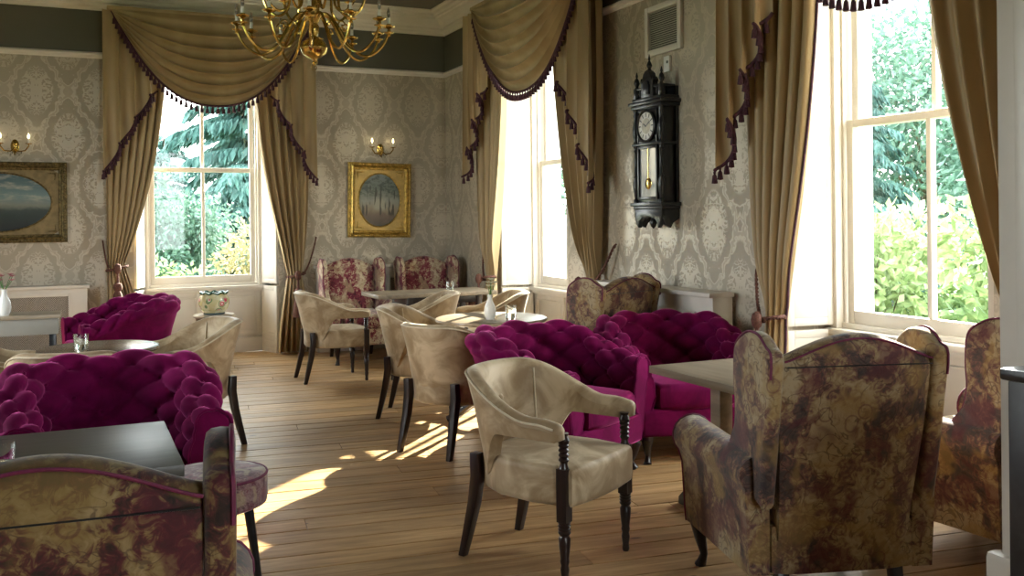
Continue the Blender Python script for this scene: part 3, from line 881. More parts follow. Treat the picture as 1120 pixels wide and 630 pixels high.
for loc, rz, lb in (
    ((2.045,5.28,0), 28, 'cream tub chair seen from behind just left of the central purple armchair'),
    ((2.20,6.30,0), -30, 'cream tub chair with sunlit inside, behind the one seen from behind'),
    ((2.60,7.45,0), 165, 'cream tub chair facing left in front of the right tapestry wing chair'),
    ((3.12,7.22,0), 165, 'cream tub chair by the panelling below the middle window'),
    ((2.00,8.05,0), 0, 'cream tub chair in profile standing by the right curtain of the back window'),
    ((-.42,5.95,0), 0, 'cream tub chair at the left picture edge facing the round table'),
    ((.00,5.12,0), 78, 'cream tub chair seen from behind at the near side of the round table'),
    ((.62,6.06,0), 192, 'cream tub chair facing left in front of the flower pot stand')):
    dup(CH, loc, R(rz), lb, GR)

# ------------------------------------------------------------------ buttoned purple tub armchairs
def cabriole(x, y, sx, sy, h, m, parent):
    pts = [(x,y,h),(x+.022*sx,y+.014*sy,h*.78),(x+.014*sx,y+.010*sy,h*.5),(x+.002*sx,y+.002*sy,h*.25),(x+.012*sx,y+.008*sy,h*.08),(x+.020*sx,y+.012*sy,0)]
    return obj('leg', MB().tube(pts, [.032,.034,.022,.015,.019,.023], 10), m, parent)
BUTTON = MB().lathe([(.001,.006),(.007,.004),(.010,0),(.006,-.004)], 8, axis='x').mesh('button'); BUTTON.materials.append(PURPLE)
def purple_chair(label, loc, rz):
    t = thing('tufted_armchair', label, 'armchair', loc, rz, 'purple buttoned armchairs')
    NS = 132; pts, T = upath(.245, .02, .36, .235, NS)
    def section(s):
        a = abs(s); zc = lerp(.755, .60, sstep(.30, .95, a)); lean = lerp(.075, .03, sstep(.2,.8,a))
        sec = []
        NB = 22
        for k in range(NB):                       # inner face, bottom to spring of the roll
            q = k/NB; z = lerp(.36, zc-.072, q); sec.append((lean*q, z))
        r = .072
        for k in range(17):                       # roll over
            an = PI - 1.28*PI*k/16; sec.append((lean + r + r*math.cos(an), zc-r+r*math.sin(an)))
        x_, z_ = sec[-1]
        for k in range(1, 6):
            q = k/5; sec.append((lerp(x_-.012, .075, q), lerp(z_-.02, .15, q)))
        return sec
    sample = section(0); N = len(sample)
    loops = []; buttons = []
    PA, PB = .086, .076
    for (p, n, s, d) in pts:
        sec = section(s); loop = []; arc = 0
        for k, (o, z) in enumerate(sec):
            if k: arc += math.hypot(o-sec[k-1][0], z-sec[k-1][1])
            a_ = (d - T/2)/PA; b_ = arc/PB
            f = math.sqrt(abs(math.sin(PI*(a_+b_)/2)*math.sin(PI*(a_-b_)/2)))
            amt = 1 if k < 22+12 else max(0, 1-(k-34)/3)
            amt *= sstep(0, .06, T/2-abs(d-T/2)+.02) * sstep(.0,.05,arc)
            k0, k1 = max(0,k-1), min(N-1,k+1)
            tx, tz = sec[k1][0]-sec[k0][0], sec[k1][1]-sec[k0][1]; L = math.hypot(tx, tz) or 1
            nx, nz = -tz/L, tx/L                  # points to the inside / upwards
            ai = round(a_); bi = round(b_)
            if (ai+bi) % 2:
                if abs(a_-ai) > abs(b_-bi): ai += 1 if a_ > ai else -1
                else: bi += 1 if b_ > bi else -1
            pit = math.exp(-(((a_-ai)*PA)**2+((b_-bi)*PB)**2)/.020**2)
            h = (f*.052 - .028 - .022*pit)*amt*(1 if k < 26 else .8)
            loop.append((p[0]+n[0]*(o+nx*h), p[1]+n[1]*(o+nx*h), z+nz*h))
        loops.append(loop)
    mb = MB(); mb.loft(loops)
    sh = obj('tufted_shell', mb, PURPLE, t, angle=75)
    # buttons sit where the pleats cross
    for bi in range(1, 6):
        for ai in range(-11, 12):
            if (ai+bi) % 2: continue
            d = T/2 + ai*PA
            if d < .06 or d > T-.06: continue
            i = min(NS-1, int(d/T*NS)); p, n, s, dd = pts[i]; sec = section(s); arc = 0; tgt = bi*PB
            for k in range(1, N):
                st = math.hypot(sec[k][0]-sec[k-1][0], sec[k][1]-sec[k-1][1])
                if arc+st >= tgt: break
                arc += st
            if k > 32: continue
            c = loops[i][k]; b = link('button', BUTTON, PURPLE, sh, c); b.rotation_euler = (0, 0, math.atan2(-n[1], -n[0]))
    # scroll fronts with piping
    for idx in (0, NS):
        lp = [Vector(q) for q in loops[idx]]; x = .36
        pl = [(x+.004, q.y, q.z) for q in lp]
        obj('front_piping', MB().tube([(x+.006, q[1], q[2]) for q in pl], .0065, 6, True), PURPLE, sh)
        cxy = (sum(q[1] for q in pl)/len(pl), sum(q[2] for q in pl)/len(pl))
        obj('scroll_panel', MB().loft([[(x-.01, q[1], q[2]) for q in pl], [(x+.012, lerp(q[1],cxy[0],.12), lerp(q[2],cxy[1],.06)) for q in pl]]), PURPLE, sh)
    ol = [(.385,-.225),(.405,-.12),(.41,0),(.405,.12),(.385,.225),(.2,.235),(0,.225),(-.12,.19),(-.19,.10),(-.21,0),(-.19,-.10),(-.12,-.19),(0,-.225),(.2,-.235)]
    obj('seat_cushion', slab(MB(), ol, .29, .435, .045, .03), PURPLE, t, angle=60)
    ol2 = [(.375,-.31),(.385,-.16),(.388,0),(.385,.16),(.375,.31),(.1,.31),(-.08,.285),(-.20,.20),(-.265,.09),(-.28,0),(-.265,-.09),(-.20,-.20),(-.08,-.285),(.1,-.31)]
    obj('seat_rail', slab(MB(), ol2, .15, .30, .02, 0), PURPLE, t, angle=60)
    for y in (-1, 1):
        cabriole(.325, .275*y, 1, y, .165, MAHOG, t)
        sabre_leg([(-.27,.17*y,0),(-.235,.16*y,.09),(-.21,.15*y,.18)], [.015,.019,.022], MAHOG, t)
    return t
PC = purple_chair('purple buttoned velvet armchair behind the lone foreground tub chair', (2.31,4.55,0), R(-62))
GP = 'purple buttoned armchairs'
for loc, rz, lb in (
    ((3.18,4.72,0), -100, 'purple buttoned velvet armchair against the radiator cover below the clock'),
    ((.13,4.32,0), -86, 'purple buttoned velvet armchair at the left behind the dark square table'),
    ((.34,8.10,0), 190, 'purple buttoned armchair in profile under the left back-window curtain'),
    ((-.90,4.28,0), -62, 'purple armchair of which only a rounded edge shows at the left picture border')):
    dup(PC, loc, R(rz), lb, GP)

# ------------------------------------------------------------------ tapestry wing chairs
def wing_chair(label, loc, rz, fab):
    t = thing('wing_chair', label, 'armchair', loc, rz, 'tapestry wing chairs')
    HW = .250
    bxx = lambda z: -.27 - (z-.42)*.19           # centre plane of the back
    def ztop(y): return .900 + .072*math.cos(PI*min(1, abs(y)/HW)/2)**1.2
    loops = []
    for i in range(29):
        y = -HW + 2*HW*i/28; w = HW*(1-.0)
        zt = ztop(y); edge = .055*(1-abs(2*i/28-1)**6*.35); loop = []
        for k in range(12):
            z = lerp(.17, zt-.05, k/11); yy = y*lerp(.90, 1, sstep(.25, .8, z))
            loop.append((bxx(z)+edge*(1+.25*math.sin(PI*k/11)), yy, z))
        for k in range(1, 8):
            an = PI*k/8; zc = zt-.05; loop.append((bxx(zc)+edge*math.cos(an), y, zc+.05*math.sin(an)))
        for k in range(12):
            z = lerp(zt-.05, .17, k/11); yy = y*lerp(.90, 1, sstep(.25, .8, z))
            loop.append((bxx(z)-edge, yy, z))
        loops.append(loop)
    bk = obj('backrest', MB().loft(loops), fab, t, angle=60)
    # seam across the outside back and piping round the top
    q = []
    for i in range(21):
        y = -HW*.98 + 2*HW*.98*i/20; z = .872; q.append((bxx(z)-.055, y, z))
    obj('back_seam', MB().tube(q, .0022, 5), EBONY, bk)
    obj('piping', MB().tube([(bxx(ztop(y)-.02)-.045, y, ztop(y)-.012) for y in [-HW+2*HW*i/30 for i in range(31)]], .0035, 6), PIPING, bk)
    for sg in (-1, 1):
        # wing outline in x,z
        out = [(bxx(.40)-.05,.40),(bxx(.55)-.055,.55),(bxx(.75)-.055,.75),(bxx(.90)-.05,.90),(bxx(.93)+.00,.935),(bxx(.95)+.06,.968),(bxx(.95)+.13,.970),(bxx(.95)+.195,.942),(bxx(.9)+.225,.90),(bxx(.8)+.215,.80),(bxx(.7)+.195,.70),(bxx(.6)+.20,.62),(bxx(.55)+.24,.555),(bxx(.5)+.24,.46)]
        # resample smoothly
        P = [Vector((a, b)) for a, b in out]; dense = []
        n = len(P)
        for i in range(n-1):
            p0, p1, p2, p3 = P[max(0,i-1)], P[i], P[i+1], P[min(n-1,i+2)]
            for j in range(4):
                u = j/4
                dense.append(.5*((2*p1)+(p2-p0)*u+(2*p0-5*p1+4*p2-p3)*u*u+(3*p1-p0-3*p2+p3)*u**3))
        dense.append(P[-1])
        cx = sum(p.x for p in dense)/len(dense); cz = sum(p.y for p in dense)/len(dense)
        def yof(x, z): return sg*(HW + .028 + .06*max(0, x-bxx(z)) *sstep(.45,.8,z))
        loops = []
        for off, k in ((-.027,.90),(-.025,.955),(-.016,.99),(0,1.0),(.016,.99),(.025,.955),(.027,.90)):
            loops.append([(cx+(p.x-cx)*k, yof(p.x, p.y)+off*1.0, cz+(p.y-cz)*k) for p in dense])
        wg = obj('wing', MB().loft(loops), fab, t, angle=60)
        obj('piping', MB().tube([(p.x, yof(p.x, p.y)+sg*.020, p.y) for p in dense[10:]], .0045, 6), PIPING, wg)
        # arm: side panel with rolled top and scroll front
        loops = []
        for i in range(14):
            f = i/13; x = lerp(-.27, .335, f); r = lerp(.062, .078, f); yc = sg*(.290+.018*f); zc = .50-.0*f
            loop = []
            for k in range(15):
                an = -.25*PI + 1.5*PI*k/14     # from inner low over the top to outer low
                an = PI*1.25 - 1.5*PI*k/14
                loop.append((x, yc - sg*r*math.cos(an)*-1*1.0 if False else yc + sg*r*math.cos(PI-an)*-1, zc + r*math.sin(an)))
            for z in (.40,.30,.22,.17): loop.append((x, yc + sg*(.042-.012*(.4-z)/.23), z))
            for z in (.17,.30,.40): loop.append((x, yc - sg*.04, z))
            loops.append(loop)
        am = obj('arm', MB().loft(loops), fab, t, angle=55)
        obj('arm_piping', MB().tube([(.338, q[1], q[2]) for q in loops[-1]], .005, 6, True), PIPING, am)
        cabriole(.29, .28*sg, 1, sg, .20, MAHOG, t)
        sabre_leg([(-.29,.20*sg,0),(-.255,.20*sg,.10),(-.23,.20*sg,.22)], [.016,.019,.022], MAHOG, t)
    ol = [(.37,-.225),(.385,0),(.37,.225),(.0,.23),(-.25,.22),(-.255,0),(-.25,-.22),(0,-.23)]
    obj('seat_cushion', slab(MB(), ol, .325, .465, .04, .02), fab, t, angle=60)
    obj('seat_rail', bx(-.28,-.25,.17,.335,.25,.335), fab, t, bevel=.02)
    return t
WO = wing_chair('large tapestry wing chair seen from behind in the right foreground', (2.385,2.68,0), R(73), TAPO)
WR = wing_chair('rose and cream tapestry wing chair under the small gilt painting, nearer the curtain', (2.51,9.05,0), R(-90), TAPC)
GW = 'tapestry wing chairs'
dup(WR, (3.30,9.05,0), R(-90), 'rose and cream tapestry wing chair in the back corner beside its twin', GW)
dup(WO, (3.10,5.60,0), R(110), 'tapestry wing chair with its back to the clock wall, near the middle window', GW)
dup(WO, (3.32,2.66,0), R(92), 'tapestry wing chair in side view partly behind the black cabinet', GW)
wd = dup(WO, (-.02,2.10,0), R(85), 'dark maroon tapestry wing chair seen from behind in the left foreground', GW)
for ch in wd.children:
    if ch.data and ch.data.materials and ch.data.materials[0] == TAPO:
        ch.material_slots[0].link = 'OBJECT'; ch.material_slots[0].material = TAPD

# ------------------------------------------------------------------ tables and stool
def trestle_table(label, x0, x1, y0, y1, z, m, mleg):
    cx, cyy = (x0+x1)/2, (y0+y1)/2; a, b = (x1-x0)/2, (y1-y0)/2
    t = thing('square_table', label, 'table', (cx, cyy, 0))
    obj('tabletop', bx(-a,-b,z-.035,a,b,z), m, t, bevel=.004)
    for s in (-1, 1):
        obj('column', bx(s*(a-.16)-.035,-.035,.05,s*(a-.16)+.035,.035,z-.035), mleg, t, bevel=.006)
        f = MB(); f.prism([(-b+.06,0),(b-.06,0),(b-.06,.035),(b-.10,.07),(-b+.10,.07),(-b+.06,.035)], s*(a-.16)-.045, s*(a-.16)+.045, 'yz')
        obj('foot', f, EBONY, t, bevel=.006)
    obj('stretcher', bx(-a+.16,-.02,.10,a-.16,.02,.16), mleg, t, bevel=.004)
    return t
trestle_table('grey-brown square table between the purple armchair and the right wing chair', 2.46, 3.16, 3.14, 3.82, .65, OAKTOP, OAKTOP)
trestle_table('dark square table behind the left foreground wing chair', -.42, .285, 2.90, 3.57, .65, DARKTOP, EBONY)
def round_table(label, c, r, z, m):
    t = thing('round_table', label, 'table', (*c, 0))
    obj('tabletop', MB().lathe([(.01,z-.028),(r-.02,z-.028),(r-.004,z-.022),(r,z-.014),(r-.003,z-.004),(r-.012,z),(.01,z)], 48), m, t, angle=35)
    obj('pedestal', MB().lathe([(.06,.10),(.055,.14),(.03,.18),(.028,.26),(.045,.34),(.05,.40),(.03,.47),(.026,.55),(.05,z-.05),(.10,z-.028)], 16), MAHOG, t)
    for k in range(3):
        a = 2*PI*k/3+.5; ca, sa = math.cos(a), math.sin(a)
        obj('foot', MB().tube([(.03*ca,.03*sa,.16),(.14*ca,.14*sa,.13),(.24*ca,.24*sa,.05),(.30*ca,.30*sa,.022)], [.03,.026,.02,.022], 8), MAHOG, t)
    return t
round_table('pale round table with the flower vase behind the central purple armchair', (2.50,5.78), .37, .70, MIDTOP)
round_table('polished brown round table among the cream chairs on the left', (.12,5.62), .31, .68, ROUNDTOP)
t = thing('rectangular_table', 'long grey-brown table in front of the two corner wing chairs', 'table', (2.93,8.18,0))
obj('tabletop', bx(-.56,-.27,.665,.56,.27,.70), OAKTOP, t, bevel=.005)
for sx in (-.26, .40):
    for sy in (-.2, .2): obj('leg', bx(sx-.025,sy-.025,0,sx+.025,sy+.025,.665), MAHOG, t, bevel=.004)
obj('apron', bx(-.28,-.21,.60,.42,.21,.665), MAHOG, t, bevel=.003)
t = thing('console_table', 'small console table with a pale top by the left radiator cover', 'table', (-.38,7.02,0))
obj('tabletop', bx(-.30,-.16,.735,.30,.16,.76), MIDTOP, t, bevel=.004)
obj('apron', bx(-.285,-.145,.63,.285,.145,.735), m_plain('grey_paint', (.30,.29,.26), .5, .05), t, bevel=.003)
for sx in (-.25, .25):
    for sy in (-.115, .115): obj('leg', bx(sx-.02,sy-.02,0,sx+.02,sy+.02,.63), EBONY, t, bevel=.003)
t = thing('round_stool', 'round tapestry stool beside the left foreground wing chair', 'stool', (.45,3.56,0))
st = obj('seat', MB().lathe([(.01,.335),(.17,.335),(.183,.342),(.186,.36),(.186,.43),(.182,.445),(.165,.452),(.08,.458),(.01,.46)], 36), m_fabric('plum_stool_tapestry', [(.30,(.03,.012,.018)),(.45,(.10,.02,.035)),(.55,(.22,.12,.13)),(.75,(.38,.29,.25))], 2.6), t)
obj('piping', MB().tube([(.184*math.cos(2*PI*k/36), .184*math.sin(2*PI*k/36), .443) for k in range(36)], .005, 6, True), PIPING, st)
for k in range(4):
    a = PI/4+PI/2*k+.35; obj('leg', MB().tube([(.12*math.cos(a),.12*math.sin(a),.34),(.165*math.cos(a),.165*math.sin(a),0)], [.018,.012], 8), EBONY, t)

# ------------------------------------------------------------------ pot stand, vases, glasses
t = thing('plant_stand', 'small carved round stand under the flower-painted pot', 'stand', (1.22,9.52,0))
obj('top', MB().lathe([(.01,.43),(.17,.43),(.19,.437),(.195,.45),(.185,.462),(.01,.462)], 28), m_plain('stand_top', (.42,.36,.28), .3, .1), t)
obj('frieze', MB().lathe([(.12,.34),(.165,.345),(.17,.43),(.12,.43)], 28), m_fabric('inlay_frieze', [(.3,(.03,.015,.01)),(.5,(.20,.12,.06)),(.8,(.40,.30,.18))], 6), t)
for k in range(4):
    a = PI/4+PI/2*k; c, s = math.cos(a), math.sin(a)
    obj('leg', MB().tube([(.13*c,.13*s,.35),(.16*c,.16*s,.27),(.11*c,.11*s,.13),(.13*c,.13*s,.04),(.17*c,.17*s,.012)], [.018,.020,.012,.012,.014], 8), MAHOG, t)
def m_pot():
    M = Mat('painted_porcelain', rough=.12); co = M.coord('Object')
    v = M.voronoi(co, 13); n = M.noise(co, 18, 3); c = M.mix(n.step(.45,.6), (.62,.58,.33), (.72,.70,.50))
    x, y, z = M.xyz(co)
    band = (z - .10).abs().step(.065, .045)
    fl_ = v.step(.36, .26) * band
    c = M.mix(fl_, c, (.55,.08,.13)); c = M.mix(v.step(.20,.14) * band, c, (.80,.58,.52)); g = (v - .42).abs().step(.08,.03) * band; c = M.mix(g * .8, c, (.06,.20,.07))
    M.col(c); return M.m
t = thing('flower_pot', 'round porcelain pot painted with flowers on the small stand', 'pot', (1.22,9.52,.4645))
obj('bowl', MB().lathe([(.01,.0),(.085,.0),(.09,.012),(.125,.05),(.143,.10),(.140,.15),(.118,.185),(.125,.20),(.119,.20),(.11,.185),(.13,.14),(.06,.03),(.01,.02)], 28), m_pot(), t)
mb = MB()
loop = []
for k in range(48):
    a = 2*PI*k/48; r = .125+.006*math.sin(10*a); loop.append((r*math.cos(a), r*math.sin(a), .203+.008*math.sin(10*a)))
obj('rim', mb.tube(loop, .010, 6, True), m_plain('green_glaze', (.02,.09,.06), .2, .2), t)
obj('foot_ring', MB().lathe([(.08,-.002),(.10,.0),(.10,.012),(.085,.016)], 28), m_plain('blue_glaze', (.05,.10,.12), .25, .2), t)
PET = m_plain('white_petals', (.75,.74,.60), .6, .1); PINKP = m_plain('pink_petals', (.62,.22,.27), .6, .2); STEM = m_plain('green_stems', (.10,.20,.06), .6, .2)
def vase(label, loc, petal, seed, h=.16):
    g = random.Random(seed); t = thing('bud_vase', label, 'vase', loc)
    k = h/.16
    obj('body', MB().lathe([(.004,0),(.026*k,.0),(.034*k,.02*k),(.040*k,.05*k),(.034*k,.085*k),(.020*k,.115*k),(.014*k,.14*k),(.018*k,.16*k),(.014*k,.16*k),(.010*k,.14*k),(.004,.12*k)], 20), WHITEC, t)
    for i in range(7):
        a = g.uniform(0, 2*PI); sp = g.uniform(.015,.05); top = Vector((sp*math.cos(a), sp*math.sin(a), h+g.uniform(.05,.10)))
        s = obj('flower', MB().tube([(0,0,h*.9), tuple(top*.5+Vector((0,0,h*.45))), tuple(top)], .002, 5), STEM, t)
        mb = MB()
        for j in range(8): leaf_at(mb, top, Vector((math.cos(j*.785), math.sin(j*.785), .5)), Vector((0,0,1)), .028, .020)
        obj('petals', mb, petal, s, smooth=False)
    return t
vase('white bud vase with small white flowers on the pale round table', (2.44,5.66,.70), PET, 1)
vase('white vase with a pink bloom on the console table at the left edge', (-.41,6.94,.76), PINKP, 2, .17)
GL = MB().lathe([(.004,.0),(.030,.0),(.033,.004),(.037,.09),(.0345,.09),(.031,.012),(.004,.010)], 24).mesh('tumbler'); GL.materials.append(TUMB)
WATER = MB().lathe([(.003,.0105),(.0305,.0125),(.0325,.04),(.003,.04)], 24).mesh('water'); WATER.materials.append(Mat('water', (.9,.96,.96), .01, Transmission_Weight=1.0, IOR=1.33).m)
for loc, lb in (((2.56,5.60,.70), 'glass tumbler beside the white bud vase'), ((.03,5.46,.68), 'glass tumbler on the polished brown round table'),
                ((-.19,3.02,.65), 'glass tumbler at the left border on the dark square table'), ((3.08,8.05,.70), 'small tumbler on the long table before the corner wing chair')):
    g = thing('glass_tumbler', lb, 'glass', loc, 0, 'water tumblers'); link('tumbler_wall', GL, TUMB, g); link('water', WATER, TUMB, g)

# ------------------------------------------------------------------ radiator covers
def radiator_cover(label, loc, rz, L, D, H, grilles, m=PAINT, mg=None):
    t = thing('radiator_cover', label, 'radiator cover', loc, rz)
    obj('body', bx(0, -D+.02, 0, L, -.0, H-.03), m, t, bevel=.004)
    obj('top', bx(-.02, -D-.02, H-.03, L+.02, 0, H), m, t, bevel=.008)
    for (a, b, z0, z1) in grilles:
        mb = MB(); w = .03
        mb.box(a-w, -D+.002, z0-w, a, -D+.022, z1+w); mb.box(b, -D+.002, z0-w, b+w, -D+.022, z1+w); mb.box(a, -D+.002, z0-w, b, -D+.022, z0); mb.box(a, -D+.002, z1, b, -D+.022, z1+w)
        f = obj('grille_frame', mb, m, t, bevel=.003)
        obj('grille', bx(a-.002, -D+.014, z0-.002, b+.002, -D+.0215, z1+.002), mg, f, smooth=False)
    obj('plinth', bx(-.01, -D-.005, 0, L+.01, -.001, .10), m, t, bevel=.005)
    return t
GRL = m_grille('cane_grille', (.10,.085,.065), (.58,.52,.45))
radiator_cover('white radiator cover with woven grille below the oval landscape', (-1.55, YB-.0235, 0), 0, 1.66, .17, .78, [(.12,1.50,.12,.68)], mg=GRL)
radiator_cover('cream radiator cover with two woven grilles below the wall clock', (XR-.0235, 6.22, 0), R(-90), 1.42, .17, .88, [(.12,.66,.14,.72),(.78,1.22,.14,.72)], mg=GRL)
radiator_cover('low cream radiator cover behind the two corner wing chairs', (2.27, YB-.0235, 0), 0, 1.38, .15, .885, [(.12,.60,.14,.74),(.76,1.24,.14,.74)], mg=GRL)

# ------------------------------------------------------------------ pictures, sconces
def picture(label, loc, rz, W, H, canvas, fout, fin, oval, spandrel, tilt=0):
    t = thing('framed_painting', label, 'painting', loc, rz)
    t.rotation_euler = (0, tilt, rz) if rz == 0 else (0, 0, rz)
    def ring(prof, w, h, m, parent, nm):
        loops = []
        for (o, y) in prof:
            a, b = w/2-o, h/2-o; loops.append([(-a,y,-b),(a,y,-b),(a,y,b),(-a,y,b)])
        loops.append(loops[0])
        return obj(nm, MB().loft(loops, caps=False), m, parent, angle=20)
    fr = ring([(0,0),(0,-.04),(.012,-.052),(.03,-.045),(.045,-.055),(.055,-.04),(.06,-.03),(.06,0)], W, H, fout, t, 'outer_frame')
    # carved beads along the frame
    me = MB().lathe([(.001,.011),(.008,.007),(.011,0),(.008,-.007),(.001,-.011)], 6).mesh('bead'); me.materials.append(fout)
    mb = MB()
    n = int(W/.028)
    for k in range(n+1):
        for z in (-H/2+.02, H/2-.02): mb.lathe([(.001,.010),(.008,.006),(.010,0),(.008,-.006),(.001,-.010)], 6, (-W/2+.02+(W-.04)*k/n, -.052, z))
    n = int(H/.028)
    for k in range(1, n):
        for x in (-W/2+.02, W/2-.02): mb.lathe([(.001,.010),(.008,.006),(.010,0),(.008,-.006),(.001,-.010)], 6, (x, -.052, -H/2+.02+(H-.04)*k/n))
    obj('carved_beading', mb, fout, fr)['kind'] = 'stuff'
    ring([(.052,-.01),(.052,-.040),(.066,-.036),(.074,-.026),(.074,-.01)], W, H, fin, t, 'inner_slip')
    a, b = W/2-.07, H/2-.07; ea, eb = oval
    # spandrel plate with an oval opening
    outer = []; inner = []; n = 64
    for k in range(n):
        an = 2*PI*k/n; c, s = math.cos(an), math.sin(an); q = max(abs(c)/a, abs(s)/b); outer.append((c/q, s/q)); inner.append((ea*c, eb*s))
    loops = [[(x,-.012,z) for x, z in outer], [(x,-.024,z) for x, z in outer], [(x,-.024,z) for x, z in inner], [(x,-.012,z) for x, z in inner]]
    loops.append(loops[0])
    sp = obj('spandrel', MB().loft(loops, caps=False), spandrel, t, angle=30)
    obj('oval_bead', MB().tube([(ea*math.cos(2*PI*k/64), -.026, eb*math.sin(2*PI*k/64)) for k in range(64)], .008, 8, True), fin, sp)
    for sx in (-1, 1):
        for sz in (-1, 1):
            mb = MB(); cxx, czz = sx*(a-.035), sz*(b-.035)
            mb.tube([(cxx, -.026, czz-sz*.06), (cxx+sx*.008, -.028, czz), (cxx-sx*.06, -.026, czz+sz*.005)], [.004,.012,.004], 6)
            obj('corner_ornament', mb, fout, sp)
    cv = MB().loft([[(ea*1.02*math.cos(2*PI*k/64), y, eb*1.02*math.sin(2*PI*k/64)) for k in range(64)] for y in (-.018, -.004)])
    obj('canvas', cv, canvas, t, smooth=False)
    return t
picture('gilt framed oval woodland painting under the right sconce', (2.965, YB-.001, 1.56), 0, .69, .79, m_painting('woodland_canvas', 'wood'), GOLD, GOLD, (.232,.285), m_plain('ochre_spandrel', (.55,.38,.12), .45, .15, 20, metal=.3), R(1.2))
picture('dark gilt framed oval coastal landscape cut by the left picture border', (-.62, YB-.001, 1.545), 0, 1.14, .74, m_painting('coast_canvas', 'coast'), DGOLD, DGOLD, (.44,.27), m_plain('bronze_spandrel', (.22,.16,.07), .5, .2, 20, metal=.3))
def sconce(label, loc):
    t = thing('wall_sconce', label, 'wall light', loc, 0, 'brass wall sconces')
    obj('backplate', MB().lathe([(.002,-.03),(.018,-.026),(.03,-.014),(.044,-.006),(.046,0)], 18, axis='y'), BRASS, t).scale = (.8,1,1.4)
    obj('finial', MB().lathe([(.001,-.085),(.010,-.075),(.006,-.062),(.016,-.05),(.006,-.04)], 10, (0,-.03,0)), BRASS, t)
    for s in (-1, 1):
        pts = [(0,-.03,-.01),(s*.035,-.06,-.05),(s*.085,-.085,-.045),(s*.115,-.09,-.005),(s*.115,-.09,.015)]
        a = obj('arm', MB().tube(pts, .006, 8), BRASS, t)
        obj('drip_pan', MB().lathe([(.004,.012),(.026,.016),(.03,.022),(.010,.022)], 14, (s*.115,-.09,0)), BRASS, a)
        obj('candle_tube', MB().lathe([(.010,.022),(.010,.065),(.004,.066)], 10, (s*.115,-.09,0)), WAX, a)
        obj('bulb', MB().lathe([(.004,.064),(.009,.078),(.008,.095),(.002,.112)], 10, (s*.115,-.09,0)), LIT, a)
    mb = MB()
    for k in range(7): mb.lathe([(.001,-.012),(.006,-.004),(.001,.010)], 6, ((k-3)*.018,-.05,-.06-.02*(k%2)))
    obj('crystal_drops', mb, BULB, t)
    return t
sconce('brass twin-candle sconce above the gilt woodland painting', (2.985, YB-.001, 2.10))
sconce('brass twin-candle sconce above the coastal landscape at the left', (-.48, YB-.001, 2.06))

# ------------------------------------------------------------------ wall clock
t = thing('wall_clock', 'tall carved black wall clock with silvered round dial', 'clock', (XR-.001, 5.56, 0), R(-90))
w = .17
obj('back_board', bx(-w,-.02,1.40,w,0,2.24), EBONY, t, bevel=.004)
obj('case', bx(-w+.02,-.13,1.42,w-.02,-.02,2.12), EBONY, t, bevel=.006)
mb = MB(); mb.box(-w-.035,-.17,2.125,w+.035,0,2.15); mb.box(-w-.02,-.155,2.10,w+.02,0,2.125); mb.box(-w-.01,-.15,2.15,w+.01,0,2.175)
obj('cornice', mb, EBONY, t, bevel=.005)
g = obj('gallery', bx(-w+.005,-.14,2.235,w-.005,-.02,2.25), EBONY, t, bevel=.003)
for k in range(9):
    if 3 <= k <= 5: continue
    x = -w+.03+(2*w-.06)*k/8
    obj('baluster', MB().lathe([(.008,2.175),(.005,2.185),(.010,2.205),(.005,2.225),(.008,2.237)], 8, (x,-.13,0)), EBONY, g)
for x in (-w+.015, w-.015):
    obj('finial', MB().lathe([(.016,2.25),(.010,2.262),(.022,2.285),(.016,2.31),(.006,2.325),(.010,2.335),(.002,2.365)], 12, (x,-.125,0)), EBONY, t)
    obj('corner_block', bx(x-.018,-.143,2.175,x+.018,-.107,2.25), EBONY, t, bevel=.004)
cr = [(-.075,2.17),(.075,2.17),(.075,2.27),(.085,2.285),(.07,2.31),(.06,2.29),(.045,2.335),(.02,2.355),(0,2.36),(-.02,2.355),(-.045,2.335),(-.06,2.29),(-.07,2.31),(-.085,2.285),(-.075,2.27)]
c = obj('crest', MB().prism(cr, -.145, -.10), EBONY, t, bevel=.006)
obj('crest_arch', MB().prism([(-.04,2.19),(.04,2.19),(.04,2.25),(.028,2.28),(0,2.292),(-.028,2.28),(-.04,2.25)], -.155, -.143), EBONY, c, bevel=.004)
obj('finial', MB().lathe([(.018,2.355),(.010,2.37),(.020,2.39),(.014,2.41),(.006,2.425),(.009,2.435),(.001,2.47)], 12, (0,-.12,0)), EBONY, t)
# door: dial section above, long glazed section below
mb = MB(); frame_panel(mb, -w+.045, w-.045, 1.86, 2.09, -.146, .018, .02, .004); d = obj('door', mb, EBONY, t, bevel=.004)
mb = MB(); dz = 1.975
obj('dial_bezel', MB().lathe([(.112,-.150),(.116,-.158),(.104,-.163),(.096,-.156),(.096,-.148)], 40, (0,0,dz), 'y'), EBONY, d)
dl = obj('dial', MB().lathe([(.001,-.152),(.098,-.152),(.098,-.146)], 40, (0,0,dz), 'y'), DIAL, d, angle=20)
obj('dial_centre', MB().lathe([(.001,-.1535),(.052,-.1535),(.054,-.151)], 32, (0,0,dz), 'y'), m_plain('gilt_dial_centre', (.42,.38,.28), .35, .2, 30), dl, angle=20)
mb = MB()
for k in range(12):
    a = 2*PI*k/12; rr = .076
    q = [(rr-.013,-.0035),(rr+.013,-.0045),(rr+.013,.0045),(rr-.013,.0035)]
    mb.loft([[(p*math.sin(a)+v*math.cos(a), y, dz+p*math.cos(a)-v*math.sin(a)) for p, v in q] for y in (-.1528,-.1538)])
obj('hour_marks', mb, EBONY, dl)
